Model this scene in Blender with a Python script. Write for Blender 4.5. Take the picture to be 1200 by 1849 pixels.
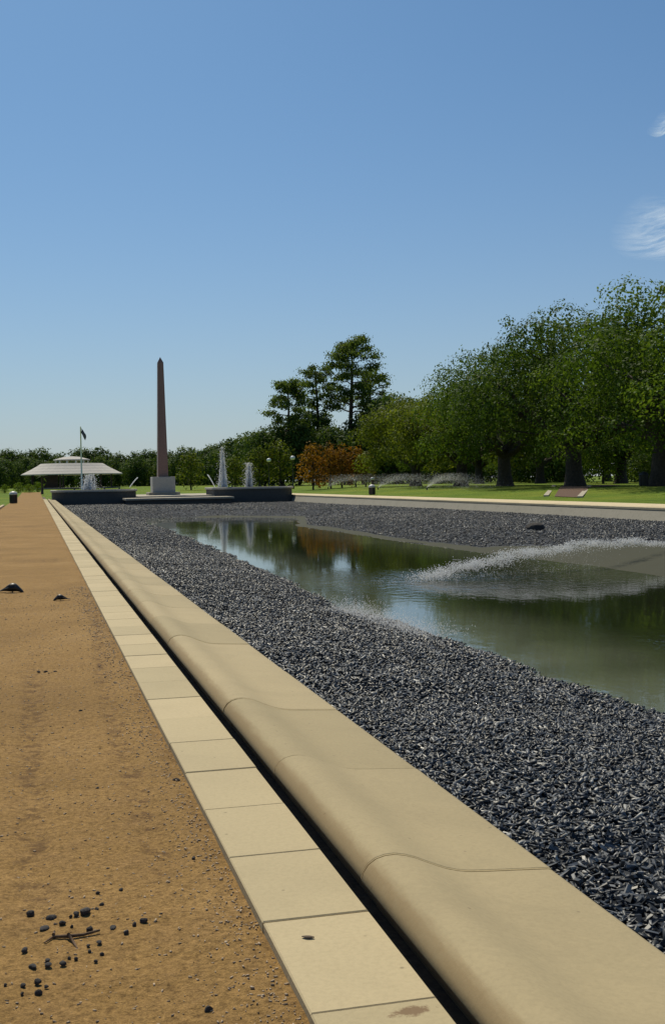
import bpy, math, random
import numpy as np
from mathutils import Vector, Matrix

for o in list(bpy.data.objects): bpy.data.objects.remove(o, do_unlink=True)
S = bpy.context.scene
COL = S.collection
R = math.radians
random.seed(7)
RNG = np.random.default_rng(11)

# ---------------------------------------------------------------- camera
H, FPX, IW, IH = 1.25, 2100.0, 1200.0, 1849.0
YAW, PITCH, ROLL = R(14.25), R(1.55), R(1.0)
_f = np.array([math.sin(YAW)*math.cos(PITCH), math.cos(YAW)*math.cos(PITCH), -math.sin(PITCH)])
_r0 = np.array([math.cos(YAW), -math.sin(YAW), 0.0])
_u0 = np.cross(_r0, _f)
_r = _r0*math.cos(ROLL) - _u0*math.sin(ROLL)
_u = _r0*math.sin(ROLL) + _u0*math.cos(ROLL)
cam_d = bpy.data.cameras.new('camera'); cam = bpy.data.objects.new('camera', cam_d); COL.objects.link(cam)
cam_d.sensor_fit = 'VERTICAL'; cam_d.sensor_height = 36.0; cam_d.sensor_width = 36.0
cam_d.lens = 36.0*FPX/IH
cam_d.clip_start = 0.05; cam_d.clip_end = 40000
M = Matrix(((_r[0], _u[0], -_f[0], 0), (_r[1], _u[1], -_f[1], 0), (_r[2], _u[2], -_f[2], H), (0, 0, 0, 1)))
cam.matrix_world = M
S.camera = cam

def ray(px, py):
    return _f + _r*((px-IW/2)/FPX) - _u*((py-IH/2)/FPX)
def at_z(px, py, z):                    # pixel -> point on the level z
    d = ray(px, py); t = (z-H)/d[2]
    return np.array([d[0]*t, d[1]*t, z])
def at_X(px, X):                        # column + lateral offset -> ground position (X, Y)
    d = ray(px, 870.0); t = X/d[0]
    return X, d[1]*t
def at_Y(px, Y):
    d = ray(px, 870.0); t = Y/d[1]
    return d[0]*t, Y
def height_at(px, py, X, Y):            # z of the pixel's ray above ground point at distance of (X, Y)
    d = ray(px, py); t = math.hypot(X, Y)/math.hypot(d[0], d[1])
    return H + d[2]*t
def project(p):
    v = np.asarray(p) - np.array([0, 0, H])
    dep = v@_f
    return IW/2 + FPX*(v@_r)/dep, IH/2 - FPX*(v@_u)/dep, dep

# ---------------------------------------------------------------- sky, sun, exposure
SUN_AZ, SUN_EL = R(-7), R(54)
W = bpy.data.worlds.new('World'); S.world = W; W.use_nodes = True
nt = W.node_tree
sky = nt.nodes.new('ShaderNodeTexSky'); sky.sky_type = 'NISHITA'; sky.sun_disc = False
sky.sun_elevation = SUN_EL; sky.sun_rotation = SUN_AZ
sky.air_density = 0.85; sky.dust_density = 1.0; sky.ozone_density = 6.0
nt.nodes['Background'].inputs[1].default_value = 0.080
wb_ = nt.nodes.new('ShaderNodeMix'); wb_.data_type = 'RGBA'; wb_.blend_type = 'MULTIPLY'; wb_.inputs[0].default_value = 1.0
wb_.inputs[7].default_value = (.665, .975, 1.06, 1)          # the camera's cool white balance of the sky
nt.links.new(sky.outputs[0], wb_.inputs[6]); 
# pale haze low over the whole horizon
tc_ = nt.nodes.new('ShaderNodeTexCoord'); sx_ = nt.nodes.new('ShaderNodeSeparateXYZ'); nt.links.new(tc_.outputs['Generated'], sx_.inputs[0])
ab_ = nt.nodes.new('ShaderNodeMath'); ab_.operation = 'ABSOLUTE'; nt.links.new(sx_.outputs[2], ab_.inputs[0])
dv_ = nt.nodes.new('ShaderNodeMath'); dv_.operation = 'MULTIPLY'; dv_.inputs[1].default_value = -8.0; nt.links.new(ab_.outputs[0], dv_.inputs[0])
ex_ = nt.nodes.new('ShaderNodeMath'); ex_.operation = 'EXPONENT'; nt.links.new(dv_.outputs[0], ex_.inputs[0])
fa_ = nt.nodes.new('ShaderNodeMath'); fa_.operation = 'MULTIPLY'; fa_.inputs[1].default_value = .8; nt.links.new(ex_.outputs[0], fa_.inputs[0])
hz_ = nt.nodes.new('ShaderNodeMix'); hz_.data_type = 'RGBA'; nt.links.new(fa_.outputs[0], hz_.inputs[0]); nt.links.new(wb_.outputs[2], hz_.inputs[6]); hz_.inputs[7].default_value = (6.6, 6.8, 6.9, 1)
nt.links.new(hz_.outputs[2], nt.nodes['Background'].inputs[0])
sd = bpy.data.lights.new('sun', 'SUN'); so = bpy.data.objects.new('sun', sd); COL.objects.link(so)
sd.energy = 4.2; sd.angle = R(0.53); sd.color = (1.0, 0.91, 0.72)
SUNV = Vector((math.sin(SUN_AZ)*math.cos(SUN_EL), math.cos(SUN_AZ)*math.cos(SUN_EL), math.sin(SUN_EL)))
so.rotation_euler = SUNV.to_track_quat('Z', 'Y').to_euler()
so.location = (0, 0, 60)
vs = S.view_settings
vs.view_transform = 'Standard'; vs.look = 'None'; vs.gamma = 1.0; vs.use_curve_mapping = False; vs.exposure = 0.0

# ---------------------------------------------------------------- materials
def mat(name):
    m = bpy.data.materials.new(name); m.use_nodes = True
    return m, m.node_tree.nodes, m.node_tree.links, m.node_tree.nodes['Principled BSDF']
def N(nodes, kind, **kw):
    n = nodes.new(kind)
    for k, v in kw.items(): setattr(n, k, v)
    return n
def noise(nodes, links, scale, detail=4, rough=.55, vec=None, dist=0.0):
    n = nodes.new('ShaderNodeTexNoise'); n.inputs['Scale'].default_value = scale
    n.inputs['Detail'].default_value = detail; n.inputs['Roughness'].default_value = rough
    n.inputs['Distortion'].default_value = dist
    if vec is not None: links.new(vec, n.inputs['Vector'])
    return n
def ramp(nodes, links, src, stops):
    r = nodes.new('ShaderNodeValToRGB'); e = r.color_ramp.elements
    while len(e) > 1: e.remove(e[-1])
    e[0].position = stops[0][0]; e[0].color = (*stops[0][1], 1)
    for p, c in stops[1:]:
        q = e.new(p); q.color = (*c, 1)
    links.new(src, r.inputs[0]); return r
def mixc(nodes, links, fac, a, b, mode='MIX'):
    m = nodes.new('ShaderNodeMix'); m.data_type = 'RGBA'; m.blend_type = mode
    def put(s, v):
        if isinstance(v, (float, int)): s.default_value = v
        elif isinstance(v, tuple): s.default_value = (*v, 1) if len(v) == 3 else v
        else: links.new(v, s)
    put(m.inputs[0], fac); put(m.inputs[6], a); put(m.inputs[7], b)
    return m.outputs[2]
def math_(nodes, links, op, a, b=None, c=None):
    m = nodes.new('ShaderNodeMath'); m.operation = op
    for i, v in enumerate((a, b, c)):
        if v is None: continue
        if isinstance(v, (float, int)): m.inputs[i].default_value = v
        else: links.new(v, m.inputs[i])
    return m.outputs[0]
def bump(nodes, links, bsdf, src, strength, dist, prev=None):
    b = nodes.new('ShaderNodeBump'); b.inputs['Strength'].default_value = strength; b.inputs['Distance'].default_value = dist
    links.new(src, b.inputs['Height'])
    if prev is not None: links.new(prev.outputs[0], b.inputs['Normal'])
    if bsdf is not None: links.new(b.outputs[0], bsdf.inputs['Normal'])
    return b
def pos(nodes):
    return nodes.new('ShaderNodeNewGeometry').outputs['Position']

def simple(name, col, rough=.7, var=.15, scale=8, bmp=0.0, metal=0.0):
    m, n, l, b = mat(name)
    p = pos(n)
    nz = noise(n, l, scale, 5, .6, p)
    lo = tuple(c*(1-var) for c in col); hi = tuple(min(1, c*(1+var)) for c in col)
    r = ramp(n, l, nz.outputs[0], [(.3, lo), (.7, hi)])
    l.new(r.outputs[0], b.inputs['Base Color']); b.inputs['Roughness'].default_value = rough
    b.inputs['Metallic'].default_value = metal
    if bmp: bump(n, l, b, nz.outputs[0], .6, bmp)
    return m

def concrete(name, base, stain=(.30, .22, .12), amount=.35, fine=60, seed=0.0, extra=None, rough=.85):
    m, n, l, b = mat(name)
    p = pos(n)
    mp = n.new('ShaderNodeMapping'); mp.inputs['Location'].default_value = (seed, seed*1.7, 0); l.new(p, mp.inputs[0]); v = mp.outputs[0]
    big = noise(n, l, 1.3, 5, .6, v, .4)
    mid = noise(n, l, 7, 6, .65, v)
    fin = noise(n, l, fine, 4, .7, v)
    oi = n.new('ShaderNodeObjectInfo')
    c1 = ramp(n, l, big.outputs[0], [(.3, tuple(c*.92 for c in base)), (.5, base), (.75, tuple(min(1, c*1.05) for c in base))]).outputs[0]
    f = ramp(n, l, mid.outputs[0], [(.52, (0, 0, 0)), (.78, (amount, amount, amount))]).outputs[0]
    c2 = mixc(n, l, f, c1, stain)
    sp = ramp(n, l, fin.outputs[0], [(.3, (.90, .90, .90)), (.55, (1, 1, 1)), (.8, (1.05, 1.05, 1.05))]).outputs[0]
    c3 = mixc(n, l, 1.0, c2, sp, 'MULTIPLY')
    rv = ramp(n, l, oi.outputs['Random'], [(0, (.88, .88, .87)), (1, (1.06, 1.05, 1.06))]).outputs[0]
    c4 = mixc(n, l, 1.0, c3, rv, 'MULTIPLY')
    # tiny dark spots
    vo = n.new('ShaderNodeTexVoronoi'); vo.inputs['Scale'].default_value = 9; l.new(v, vo.inputs['Vector'])
    sf = ramp(n, l, vo.outputs['Distance'], [(.03, (.55, .55, .55)), (.07, (0, 0, 0))]).outputs[0]
    c5 = mixc(n, l, sf, c4, (.13, .10, .06))
    if extra: c5 = extra(n, l, p, c5)
    l.new(c5, b.inputs['Base Color']); b.inputs['Roughness'].default_value = rough
    b.inputs['Specular IOR Level'].default_value = .3
    bb = bump(n, l, None, fin.outputs[0], .25, .004)
    bump(n, l, b, mid.outputs[0], .12, .005, bb)
    return m

MUD = at_z(742, 1826, 0.0)
def mud_patch(n, l, p, c):
    # dried mud stain with a shape of its own at the near end of the slabs
    d = n.new('ShaderNodeVectorMath'); d.operation = 'SUBTRACT'; l.new(p, d.inputs[0]); d.inputs[1].default_value = (MUD[0], MUD[1], 0)
    rot = n.new('ShaderNodeMapping'); rot.inputs['Scale'].default_value = (1.0, 2.2, 0); rot.inputs['Rotation'].default_value = (0, 0, R(-25)); l.new(d.outputs[0], rot.inputs[0])
    ln = n.new('ShaderNodeVectorMath'); ln.operation = 'LENGTH'; l.new(rot.outputs[0], ln.inputs[0])
    nz = noise(n, l, 28, 5, .7, p)
    a = math_(n, l, 'MULTIPLY_ADD', nz.outputs[0], .16, ln.outputs['Value'])
    f = ramp(n, l, a, [(.115, (.85, .85, .85)), (.14, (0, 0, 0))]).outputs[0]
    return mixc(n, l, f, c, (.17, .10, .05))

def slot_grime(n, l, p, c):
    # brown grime that collects along the slot edge, and faint water stains across the stone
    sx = n.new('ShaderNodeSeparateXYZ'); l.new(p, sx.inputs[0])
    mp = n.new('ShaderNodeMapping'); mp.inputs['Scale'].default_value = (9, 1.6, 9); l.new(p, mp.inputs[0])
    nz = noise(n, l, 3.0, 5, .65, mp.outputs[0])
    w = math_(n, l, 'MULTIPLY_ADD', nz.outputs[0], -.05, math_(n, l, 'SUBTRACT', sx.outputs[0], .952))
    f = ramp(n, l, w, [(0, (.55, .55, .55)), (.028, (0, 0, 0))]).outputs[0]
    c = mixc(n, l, f, c, (.20, .125, .05))
    st = noise(n, l, 1.1, 6, .7, p, 1.2)
    f2 = ramp(n, l, st.outputs[0], [(.55, (0, 0, 0)), (.60, (.22, .22, .22)), (.66, (.05, .05, .05)), (.75, (.25, .25, .25))]).outputs[0]
    return mixc(n, l, f2, c, (.30, .245, .14))
M_slab = concrete('pale_slab_concrete', (.475, .388, .228), seed=3.1, amount=.12, extra=mud_patch)
M_coping = concrete('buff_coping_concrete', (.395, .318, .180), stain=(.30, .24, .14), amount=.2, seed=9.4, extra=slot_grime)
M_groove = simple('groove_dirt', (.11, .075, .045), .95, .4, 30, .01)
M_walk = concrete('pale_walk_concrete', (.58, .48, .30), seed=5.2)
M_wallgrey = concrete('pool_wall_concrete', (.27, .25, .20), stain=(.12, .12, .09), amount=.6, seed=1.2)
M_plaza = concrete('plaza_paving', (.40, .36, .28), seed=6.2)
M_darkwall = concrete('dark_basin_wall', (.085, .087, .083), stain=(.04, .04, .04), amount=.6, seed=2.2)
M_rim = concrete('basin_rim', (.42, .40, .35), stain=(.2, .19, .16), amount=.5, seed=8.2)
M_granite = simple('pink_granite', (.25, .14, .11), .45, .22, 14)
M_pedestal = simple('grey_granite', (.40, .38, .34), .6, .15, 10)

# dirt path
def dirt_mat():
    m, n, l, b = mat('packed_earth')
    p = pos(n)
    big = noise(n, l, .8, 5, .6, p, .5); mid = noise(n, l, 6, 6, .7, p); fin = noise(n, l, 45, 5, .75, p); ff = noise(n, l, 160, 3, .8, p)
    c = ramp(n, l, big.outputs[0], [(.3, (.235, .140, .045)), (.55, (.30, .180, .060)), (.75, (.35, .220, .085))]).outputs[0]
    c = mixc(n, l, ramp(n, l, mid.outputs[0], [(.45, (0, 0, 0)), (.75, (.55, .55, .55))]).outputs[0], c, (.25, .150, .06))
    g = ramp(n, l, fin.outputs[0], [(.30, (.45, .42, .38)), (.5, (1, 1, 1)), (.70, (1.35, 1.35, 1.45))]).outputs[0]
    c = mixc(n, l, 1.0, c, g, 'MULTIPLY')
    g2 = ramp(n, l, ff.outputs[0], [(.35, (.72, .70, .68)), (.65, (1.22, 1.22, 1.22))]).outputs[0]
    c = mixc(n, l, 1.0, c, g2, 'MULTIPLY')
    # damp tyre tracks: attribute painted on the mesh from track lines
    at = n.new('ShaderNodeAttribute'); at.attribute_name = 'damp'
    tn = ramp(n, l, noise(n, l, 13, 6, .75, p).outputs[0], [(.50, (0, 0, 0)), (.58, (1, 1, 1))]).outputs[0]
    f = math_(n, l, 'MULTIPLY', at.outputs['Fac'], tn)
    c = mixc(n, l, f, c, (.135, .075, .028))
    l.new(c, b.inputs['Base Color']); b.inputs['Roughness'].default_value = .95; b.inputs['Specular IOR Level'].default_value = .2
    b1 = bump(n, l, None, ff.outputs[0], .5, .006); b2 = bump(n, l, None, fin.outputs[0], .7, .014, b1); bump(n, l, b, mid.outputs[0], .5, .03, b2)
    return m
M_dirt = dirt_mat()

def grass_mat():
    m, n, l, b = mat('mown_grass')
    p = pos(n)
    big = noise(n, l, .12, 4, .6, p); mid = noise(n, l, 1.6, 5, .7, p); fin = noise(n, l, 14, 4, .7, p)
    c = ramp(n, l, big.outputs[0], [(.3, (.090, .155, .014)), (.5, (.138, .205, .018)), (.72, (.21, .235, .028))]).outputs[0]
    c = mixc(n, l, 1.0, c, ramp(n, l, mid.outputs[0], [(.3, (.7, .75, .7)), (.7, (1.25, 1.2, 1.1))]).outputs[0], 'MULTIPLY')
    c = mixc(n, l, 1.0, c, ramp(n, l, fin.outputs[0], [(.3, (.6, .6, .6)), (.7, (1.3, 1.3, 1.3))]).outputs[0], 'MULTIPLY')
    l.new(c, b.inputs['Base Color']); b.inputs['Roughness'].default_value = .9; b.inputs['Specular IOR Level'].default_value = .1
    b1 = bump(n, l, None, fin.outputs[0], .8, .08); bump(n, l, b, mid.outputs[0], .6, .25, b1)
    return m
M_grass = grass_mat()

def bed_mat():
    m, n, l, b = mat('black_pebbles_and_silt')
    p = pos(n)
    vo = n.new('ShaderNodeTexVoronoi'); vo.inputs['Scale'].default_value = 16; l.new(p, vo.inputs['Vector'])
    fin = noise(n, l, 50, 3, .7, p); big = noise(n, l, .35, 4, .6, p)
    peb = ramp(n, l, vo.outputs['Color'], [(.2, (.012, .014, .018)), (.6, (.040, .045, .055)), (.9, (.13, .135, .145))]).outputs[0]
    peb = mixc(n, l, 1.0, peb, ramp(n, l, big.outputs[0], [(.3, (.75, .75, .75)), (.7, (1.3, 1.3, 1.3))]).outputs[0], 'MULTIPLY')
    silt = ramp(n, l, fin.outputs[0], [(.3, (.040, .041, .025)), (.7, (.066, .066, .042))]).outputs[0]
    at = n.new('ShaderNodeAttribute'); at.attribute_name = 'silt'
    nz = noise(n, l, 2.5, 5, .7, p)
    f = math_(n, l, 'MULTIPLY_ADD', nz.outputs[0], .8, math_(n, l, 'ADD', at.outputs['Fac'], -.4))
    f = ramp(n, l, f, [(.42, (0, 0, 0)), (.58, (1, 1, 1))]).outputs[0]
    c = mixc(n, l, f, peb, silt)
    l.new(c, b.inputs['Base Color']); b.inputs['Roughness'].default_value = .85; b.inputs['Specular IOR Level'].default_value = .15
    b1 = bump(n, l, None, vo.outputs['Distance'], .8, .06); l.new(b1.outputs[0], b.inputs['Normal'])
    inv = math_(n, l, 'SUBTRACT', 1.0, f); l.new(math_(n, l, 'MULTIPLY', inv, .8), b1.inputs['Strength'])
    return m
M_bed = bed_mat()

def stone_mat():
    m, n, l, b = mat('black_slate_chip')
    at = n.new('ShaderNodeAttribute'); at.attribute_name = 'rnd'
    oi = n.new('ShaderNodeObjectInfo')
    p = pos(n)
    rr = math_(n, l, 'FRACT', math_(n, l, 'ADD', at.outputs['Fac'], oi.outputs['Random']))
    c = ramp(n, l, rr, [(0, (.006, .008, .011)), (.4, (.014, .018, .024)), (.66, (.034, .040, .050)), (.84, (.085, .094, .108)), (.94, (.19, .195, .205)), (1, (.40, .39, .36))]).outputs[0]
    g = ramp(n, l, noise(n, l, 70, 3, .7, p).outputs[0], [(.3, (.7, .7, .7)), (.7, (1.3, 1.3, 1.3))]).outputs[0]
    c = mixc(n, l, 1.0, c, g, 'MULTIPLY')
    l.new(c, b.inputs['Base Color']); b.inputs['Roughness'].default_value = .46; b.inputs['Specular IOR Level'].default_value = .42
    return m
M_stone = stone_mat()
M_wetstone = simple('wet_grey_pebble', (.16, .165, .16), .25, .4, 30)
M_pathstone = simple('dark_path_stone', (.042, .037, .034), .95, .5, 60, .004)
M_grit = simple('pale_grit', (.36, .27, .18), .9, .45, 25)
M_twig = simple('weathered_twig', (.11, .065, .035), .9, .35, 50, .003)
M_bark = simple('bark', (.055, .044, .034), .95, .45, 7, .05)
M_palebark = simple('pine_bark', (.085, .060, .045), .95, .4, 6, .05)
M_dark = simple('black_bin_metal', (.022, .022, .024), .5, .3, 12)
M_dome = simple('pale_bin_dome', (.50, .50, .48), .45, .12, 12)
M_white = simple('white_paint', (.84, .83, .80), .5, .08, 5)
M_roof = simple('pale_roof_sheet', (.48, .45, .41), .9, .10, 3)
M_brown = simple('dark_brown_wall', (.045, .035, .03), .8, .3, 3)
M_lamp = simple('frosted_globe', (.80, .80, .77), .35, .04, 3)
M_flag = simple('faded_flag', (.10, .10, .14), .8, .3, 6)
M_feather = simple('black_feather', (.010, .010, .012), .45, .3, 40)
M_mulch = simple('brown_mulch', (.10, .052, .030), .95, .4, 9, .03)
M_leafbrown = simple('dry_leaf', (.075, .045, .022), .8, .3, 40)

def leaf_mat(name, dark, mid, light, trans=.35):
    m, n, l, b = mat(name)
    at = n.new('ShaderNodeAttribute'); at.attribute_name = 'rnd'
    a2 = n.new('ShaderNodeAttribute'); a2.attribute_name = 'lobe'
    f = math_(n, l, 'ADD', math_(n, l, 'MULTIPLY', at.outputs['Fac'], .45), math_(n, l, 'MULTIPLY', a2.outputs['Fac'], .55))
    c = ramp(n, l, f, [(.1, dark), (.5, mid), (.92, light)]).outputs[0]
    l.new(c, b.inputs['Base Color']); b.inputs['Roughness'].default_value = .6; b.inputs['Specular IOR Level'].default_value = .08
    tr = n.new('ShaderNodeBsdfTranslucent'); l.new(mixc(n, l, 1.0, c, (1.3, 1.25, .55), 'MULTIPLY'), tr.inputs[0])
    mx = n.new('ShaderNodeMixShader'); mx.inputs[0].default_value = trans
    l.new(b.outputs[0], mx.inputs[1]); l.new(tr.outputs[0], mx.inputs[2])
    l.new(mx.outputs[0], n['Material Output'].inputs[0])
    return m
L_oak = leaf_mat('live_oak_leaves', (.038, .068, .010), (.074, .130, .017), (.150, .220, .034), .38)
L_olive = leaf_mat('olive_leaves', (.055, .072, .010), (.100, .136, .016), (.175, .215, .032), .40)
L_pine = leaf_mat('pine_needles', (.048, .082, .024), (.092, .140, .034), (.14, .19, .045), .5)
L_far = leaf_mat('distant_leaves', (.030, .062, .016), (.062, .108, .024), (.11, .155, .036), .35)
L_rust = leaf_mat('rusty_leaves', (.13, .065, .012), (.22, .105, .016), (.25, .15, .025), .45)
L_gold = leaf_mat('yellowing_leaves', (.085, .080, .012), (.145, .125, .016), (.19, .16, .025), .42)
L_bright = leaf_mat('bright_leaves', (.06, .11, .012), (.12, .19, .02), (.19, .25, .04), .45)

def water_mat():
    m, n, l, b = mat('murky_pool_water')
    p = pos(n)
    sh = n.new('ShaderNodeAttribute'); sh.attribute_name = 'shallow'
    mk = noise(n, l, .5, 3, .5, p)
    shf = math_(n, l, 'MULTIPLY', sh.outputs['Fac'], ramp(n, l, mk.outputs[0], [(.3, (.55, .55, .55)), (.65, (1, 1, 1))]).outputs[0])
    l.new(mixc(n, l, shf, (.014, .018, .009), (.130, .142, .098)), b.inputs['Base Color'])
    b.inputs['Roughness'].default_value = .035; b.inputs['IOR'].default_value = 1.333
    b.inputs['Specular IOR Level'].default_value = .5
    mp = n.new('ShaderNodeMapping'); mp.inputs['Scale'].default_value = (1.0, .55, 1); l.new(p, mp.inputs[0])
    n1 = noise(n, l, 5.0, 3, .55, mp.outputs[0]); n2 = noise(n, l, 22, 2, .5, mp.outputs[0])
    gust = noise(n, l, .22, 3, .5, p)
    at = n.new('ShaderNodeAttribute'); at.attribute_name = 'chop'
    amp = math_(n, l, 'ADD', math_(n, l, 'MULTIPLY', ramp(n, l, gust.outputs[0], [(.4, (.15, .15, .15)), (.65, (1, 1, 1))]).outputs[0], .045), math_(n, l, 'MULTIPLY', at.outputs['Fac'], .42))
    b1 = bump(n, l, None, n1.outputs[0], .1, .05); l.new(amp, b1.inputs['Strength'])
    b2 = bump(n, l, b, n2.outputs[0], .1, .008, b1); l.new(amp, b2.inputs['Strength'])
    return m
M_water = water_mat()

def spray_mat(name, alpha):
    m, n, l, b = mat(name)
    d = n.new('ShaderNodeBsdfDiffuse'); d.inputs[0].default_value = (.88, .89, .90, 1)
    t = n.new('ShaderNodeBsdfTranslucent'); t.inputs[0].default_value = (.88, .89, .90, 1)
    tp = n.new('ShaderNodeBsdfTransparent')
    a = n.new('ShaderNodeMixShader'); a.inputs[0].default_value = .5; l.new(d.outputs[0], a.inputs[1]); l.new(t.outputs[0], a.inputs[2])
    c = n.new('ShaderNodeMixShader'); c.inputs[0].default_value = alpha; l.new(tp.outputs[0], c.inputs[1]); l.new(a.outputs[0], c.inputs[2])
    l.new(c.outputs[0], n['Material Output'].inputs[0]); n.remove(b)
    return m
M_spray = spray_mat('aerated_water', .8)
M_mist = spray_mat('fine_mist', .30)

# ---------------------------------------------------------------- mesh helpers
def link(o, parent=None):
    COL.objects.link(o)
    if parent is not None: o.parent = parent
    return o
def mesh(name, verts, faces, m, smooth=False):
    me = bpy.data.meshes.new(name)
    me.from_pydata([tuple(map(float, v)) for v in verts], [], [tuple(int(i) for i in f) for f in faces])
    if smooth: me.polygons.foreach_set('use_smooth', [True]*len(me.polygons))
    if m is not None: me.materials.append(m)
    me.update(); return me
def obj(name, verts, faces, m, parent=None, smooth=False):
    return link(bpy.data.objects.new(name, mesh(name, verts, faces, m, smooth)), parent)
def fast_mesh(name, V, F, m, attrs=None, smooth=False):
    """V (n,3), F (k,c) with constant corner count; attrs: {name: per-vertex float}"""
    me = bpy.data.meshes.new(name); V = np.ascontiguousarray(V, dtype=np.float32); F = np.ascontiguousarray(F, dtype=np.int32)
    k, c = F.shape
    me.vertices.add(len(V)); me.vertices.foreach_set('co', V.ravel())
    me.loops.add(k*c); me.loops.foreach_set('vertex_index', F.ravel())
    me.polygons.add(k); me.polygons.foreach_set('loop_start', np.arange(0, k*c, c, dtype=np.int32))
    if smooth: me.polygons.foreach_set('use_smooth', np.ones(k, dtype=bool))
    for nm, a in (attrs or {}).items():
        at = me.attributes.new(nm, 'FLOAT', 'POINT'); at.data.foreach_set('value', np.ascontiguousarray(a, dtype=np.float32))
    if m is not None: me.materials.append(m)
    me.update(calc_edges=True); me.validate(); return me
def tag(o, label=None, cat=None, group=None, kind=None):
    if label: o['label'] = label
    if cat: o['category'] = cat
    if group: o['group'] = group
    if kind: o['kind'] = kind
    return o
def thing(name, loc, label, cat, group=None, rz=0.0, scale=1.0):
    o = bpy.data.objects.new(name, None); o.empty_display_size = .3
    COL.objects.link(o); o.location = loc; o.rotation_euler = (0, 0, rz)
    o.scale = scale if isinstance(scale, tuple) else (scale,)*3
    return tag(o, label, cat, group)

class MB:
    def __init__(s): s.v, s.f = [], []
    def add(s, v, f):
        b = len(s.v); s.v += [tuple(p) for p in v]; s.f += [tuple(i+b for i in q) for q in f]; return s
    def box(s, x0, x1, y0, y1, z0, z1, bev=0.0):
        if bev <= 0:
            v = [(x, y, z) for z in (z0, z1) for y in (y0, y1) for x in (x0, x1)]
            f = [(0, 2, 3, 1), (4, 5, 7, 6), (0, 1, 5, 4), (2, 6, 7, 3), (0, 4, 6, 2), (1, 3, 7, 5)]
            return s.add(v, f)
        b = bev
        def loop(z, i): return [(x0+i, y0+i, z), (x1-i, y0+i, z), (x1-i, y1-i, z), (x0+i, y1-i, z)]
        v = loop(z0, 0) + loop(z1-b, 0) + loop(z1, b)
        f = [(3, 2, 1, 0), (8, 9, 10, 11)]
        for k in (0, 4):
            for i in range(4):
                j = (i+1) % 4; f.append((k+i, k+j, k+4+j, k+4+i))
        return s.add(v, f)
    def lathe(s, prof, n=20, c=(0, 0), a0=0.0):
        v, f = [], []
        for r, z in prof:
            for i in range(n):
                a = a0+2*math.pi*i/n; v.append((c[0]+r*math.cos(a), c[1]+r*math.sin(a), z))
        for k in range(len(prof)-1):
            for i in range(n):
                j = (i+1) % n; f.append((k*n+i, k*n+j, (k+1)*n+j, (k+1)*n+i))
        f.append(tuple(range(n-1, -1, -1))); f.append(tuple((len(prof)-1)*n+i for i in range(n)))
        return s.add(v, f)
    def tube(s, pts, rad, n=8):
        pts = [Vector(p) for p in pts]; v, f = [], []
        for i, p in enumerate(pts):
            t = (pts[min(i+1, len(pts)-1)]-pts[max(i-1, 0)]).normalized()
            a = t.cross(Vector((0, 0, 1)) if abs(t.z) < .9 else Vector((1, 0, 0))).normalized(); b = t.cross(a)
            r = rad[i] if hasattr(rad, '__len__') else rad
            for k in range(n):
                q = 2*math.pi*k/n; v.append(p+a*(r*math.cos(q))+b*(r*math.sin(q)))
        for i in range(len(pts)-1):
            for k in range(n):
                j = (k+1) % n; f.append((i*n+k, i*n+j, (i+1)*n+j, (i+1)*n+k))
        f.append(tuple(range(n))); f.append(tuple((len(pts)-1)*n+k for k in range(n-1, -1, -1)))
        return s.add(v, f)
    def build(s, name, m, parent=None, smooth=False):
        return obj(name, s.v, s.f, m, parent, smooth)

# value noise for heights
_T = RNG.random((256, 256))
def vnoise(x, y):
    x = np.asarray(x, float); y = np.asarray(y, float)
    xi = np.floor(x).astype(int); yi = np.floor(y).astype(int); fx = x-xi; fy = y-yi
    fx = fx*fx*(3-2*fx); fy = fy*fy*(3-2*fy)
    g = lambda a, b: _T[a % 256, b % 256]
    return (g(xi, yi)*(1-fx)+g(xi+1, yi)*fx)*(1-fy)+(g(xi, yi+1)*(1-fx)+g(xi+1, yi+1)*fx)*fy
def fbm(x, y, o=4):
    s = 0; a = .5
    for k in range(o): s = s+a*vnoise(x*2**k+17*k, y*2**k+5*k); a *= .5
    return s
def sstep(a, b, x):
    t = np.clip((np.asarray(x, float)-a)/(b-a), 0, 1); return t*t*(3-2*t)
def grid_faces(nx, ny):
    i = np.arange(nx-1); j = np.arange(ny-1); I, J = np.meshgrid(i, j, indexing='ij')
    a = I*ny+J
    return np.stack([a, a+ny, a+ny+1, a+1], -1).reshape(-1, 4)

# ---------------------------------------------------------------- layout numbers
X_DIRT0, X_SLAB0, X_SLAB1, X_COP0, X_COP1 = -1.95, .594, .906, .952, 1.602
X_RC0, X_RC1, X_WALK = 23.0, 23.62, 24.4
Y0, Y_END = -6.0, 106.0
Z_WATER = -.83
def gz(x, y):                            # height of the lawns
    x = np.asarray(x, float); y = np.asarray(y, float)
    a = .16*sstep(23.5, 25.2, x) + .40*sstep(25.0, 37, x)
    b = .75*sstep(116, 230, y)
    return np.maximum(a, b)
def g1(x, y): return float(gz(x, y))

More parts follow.
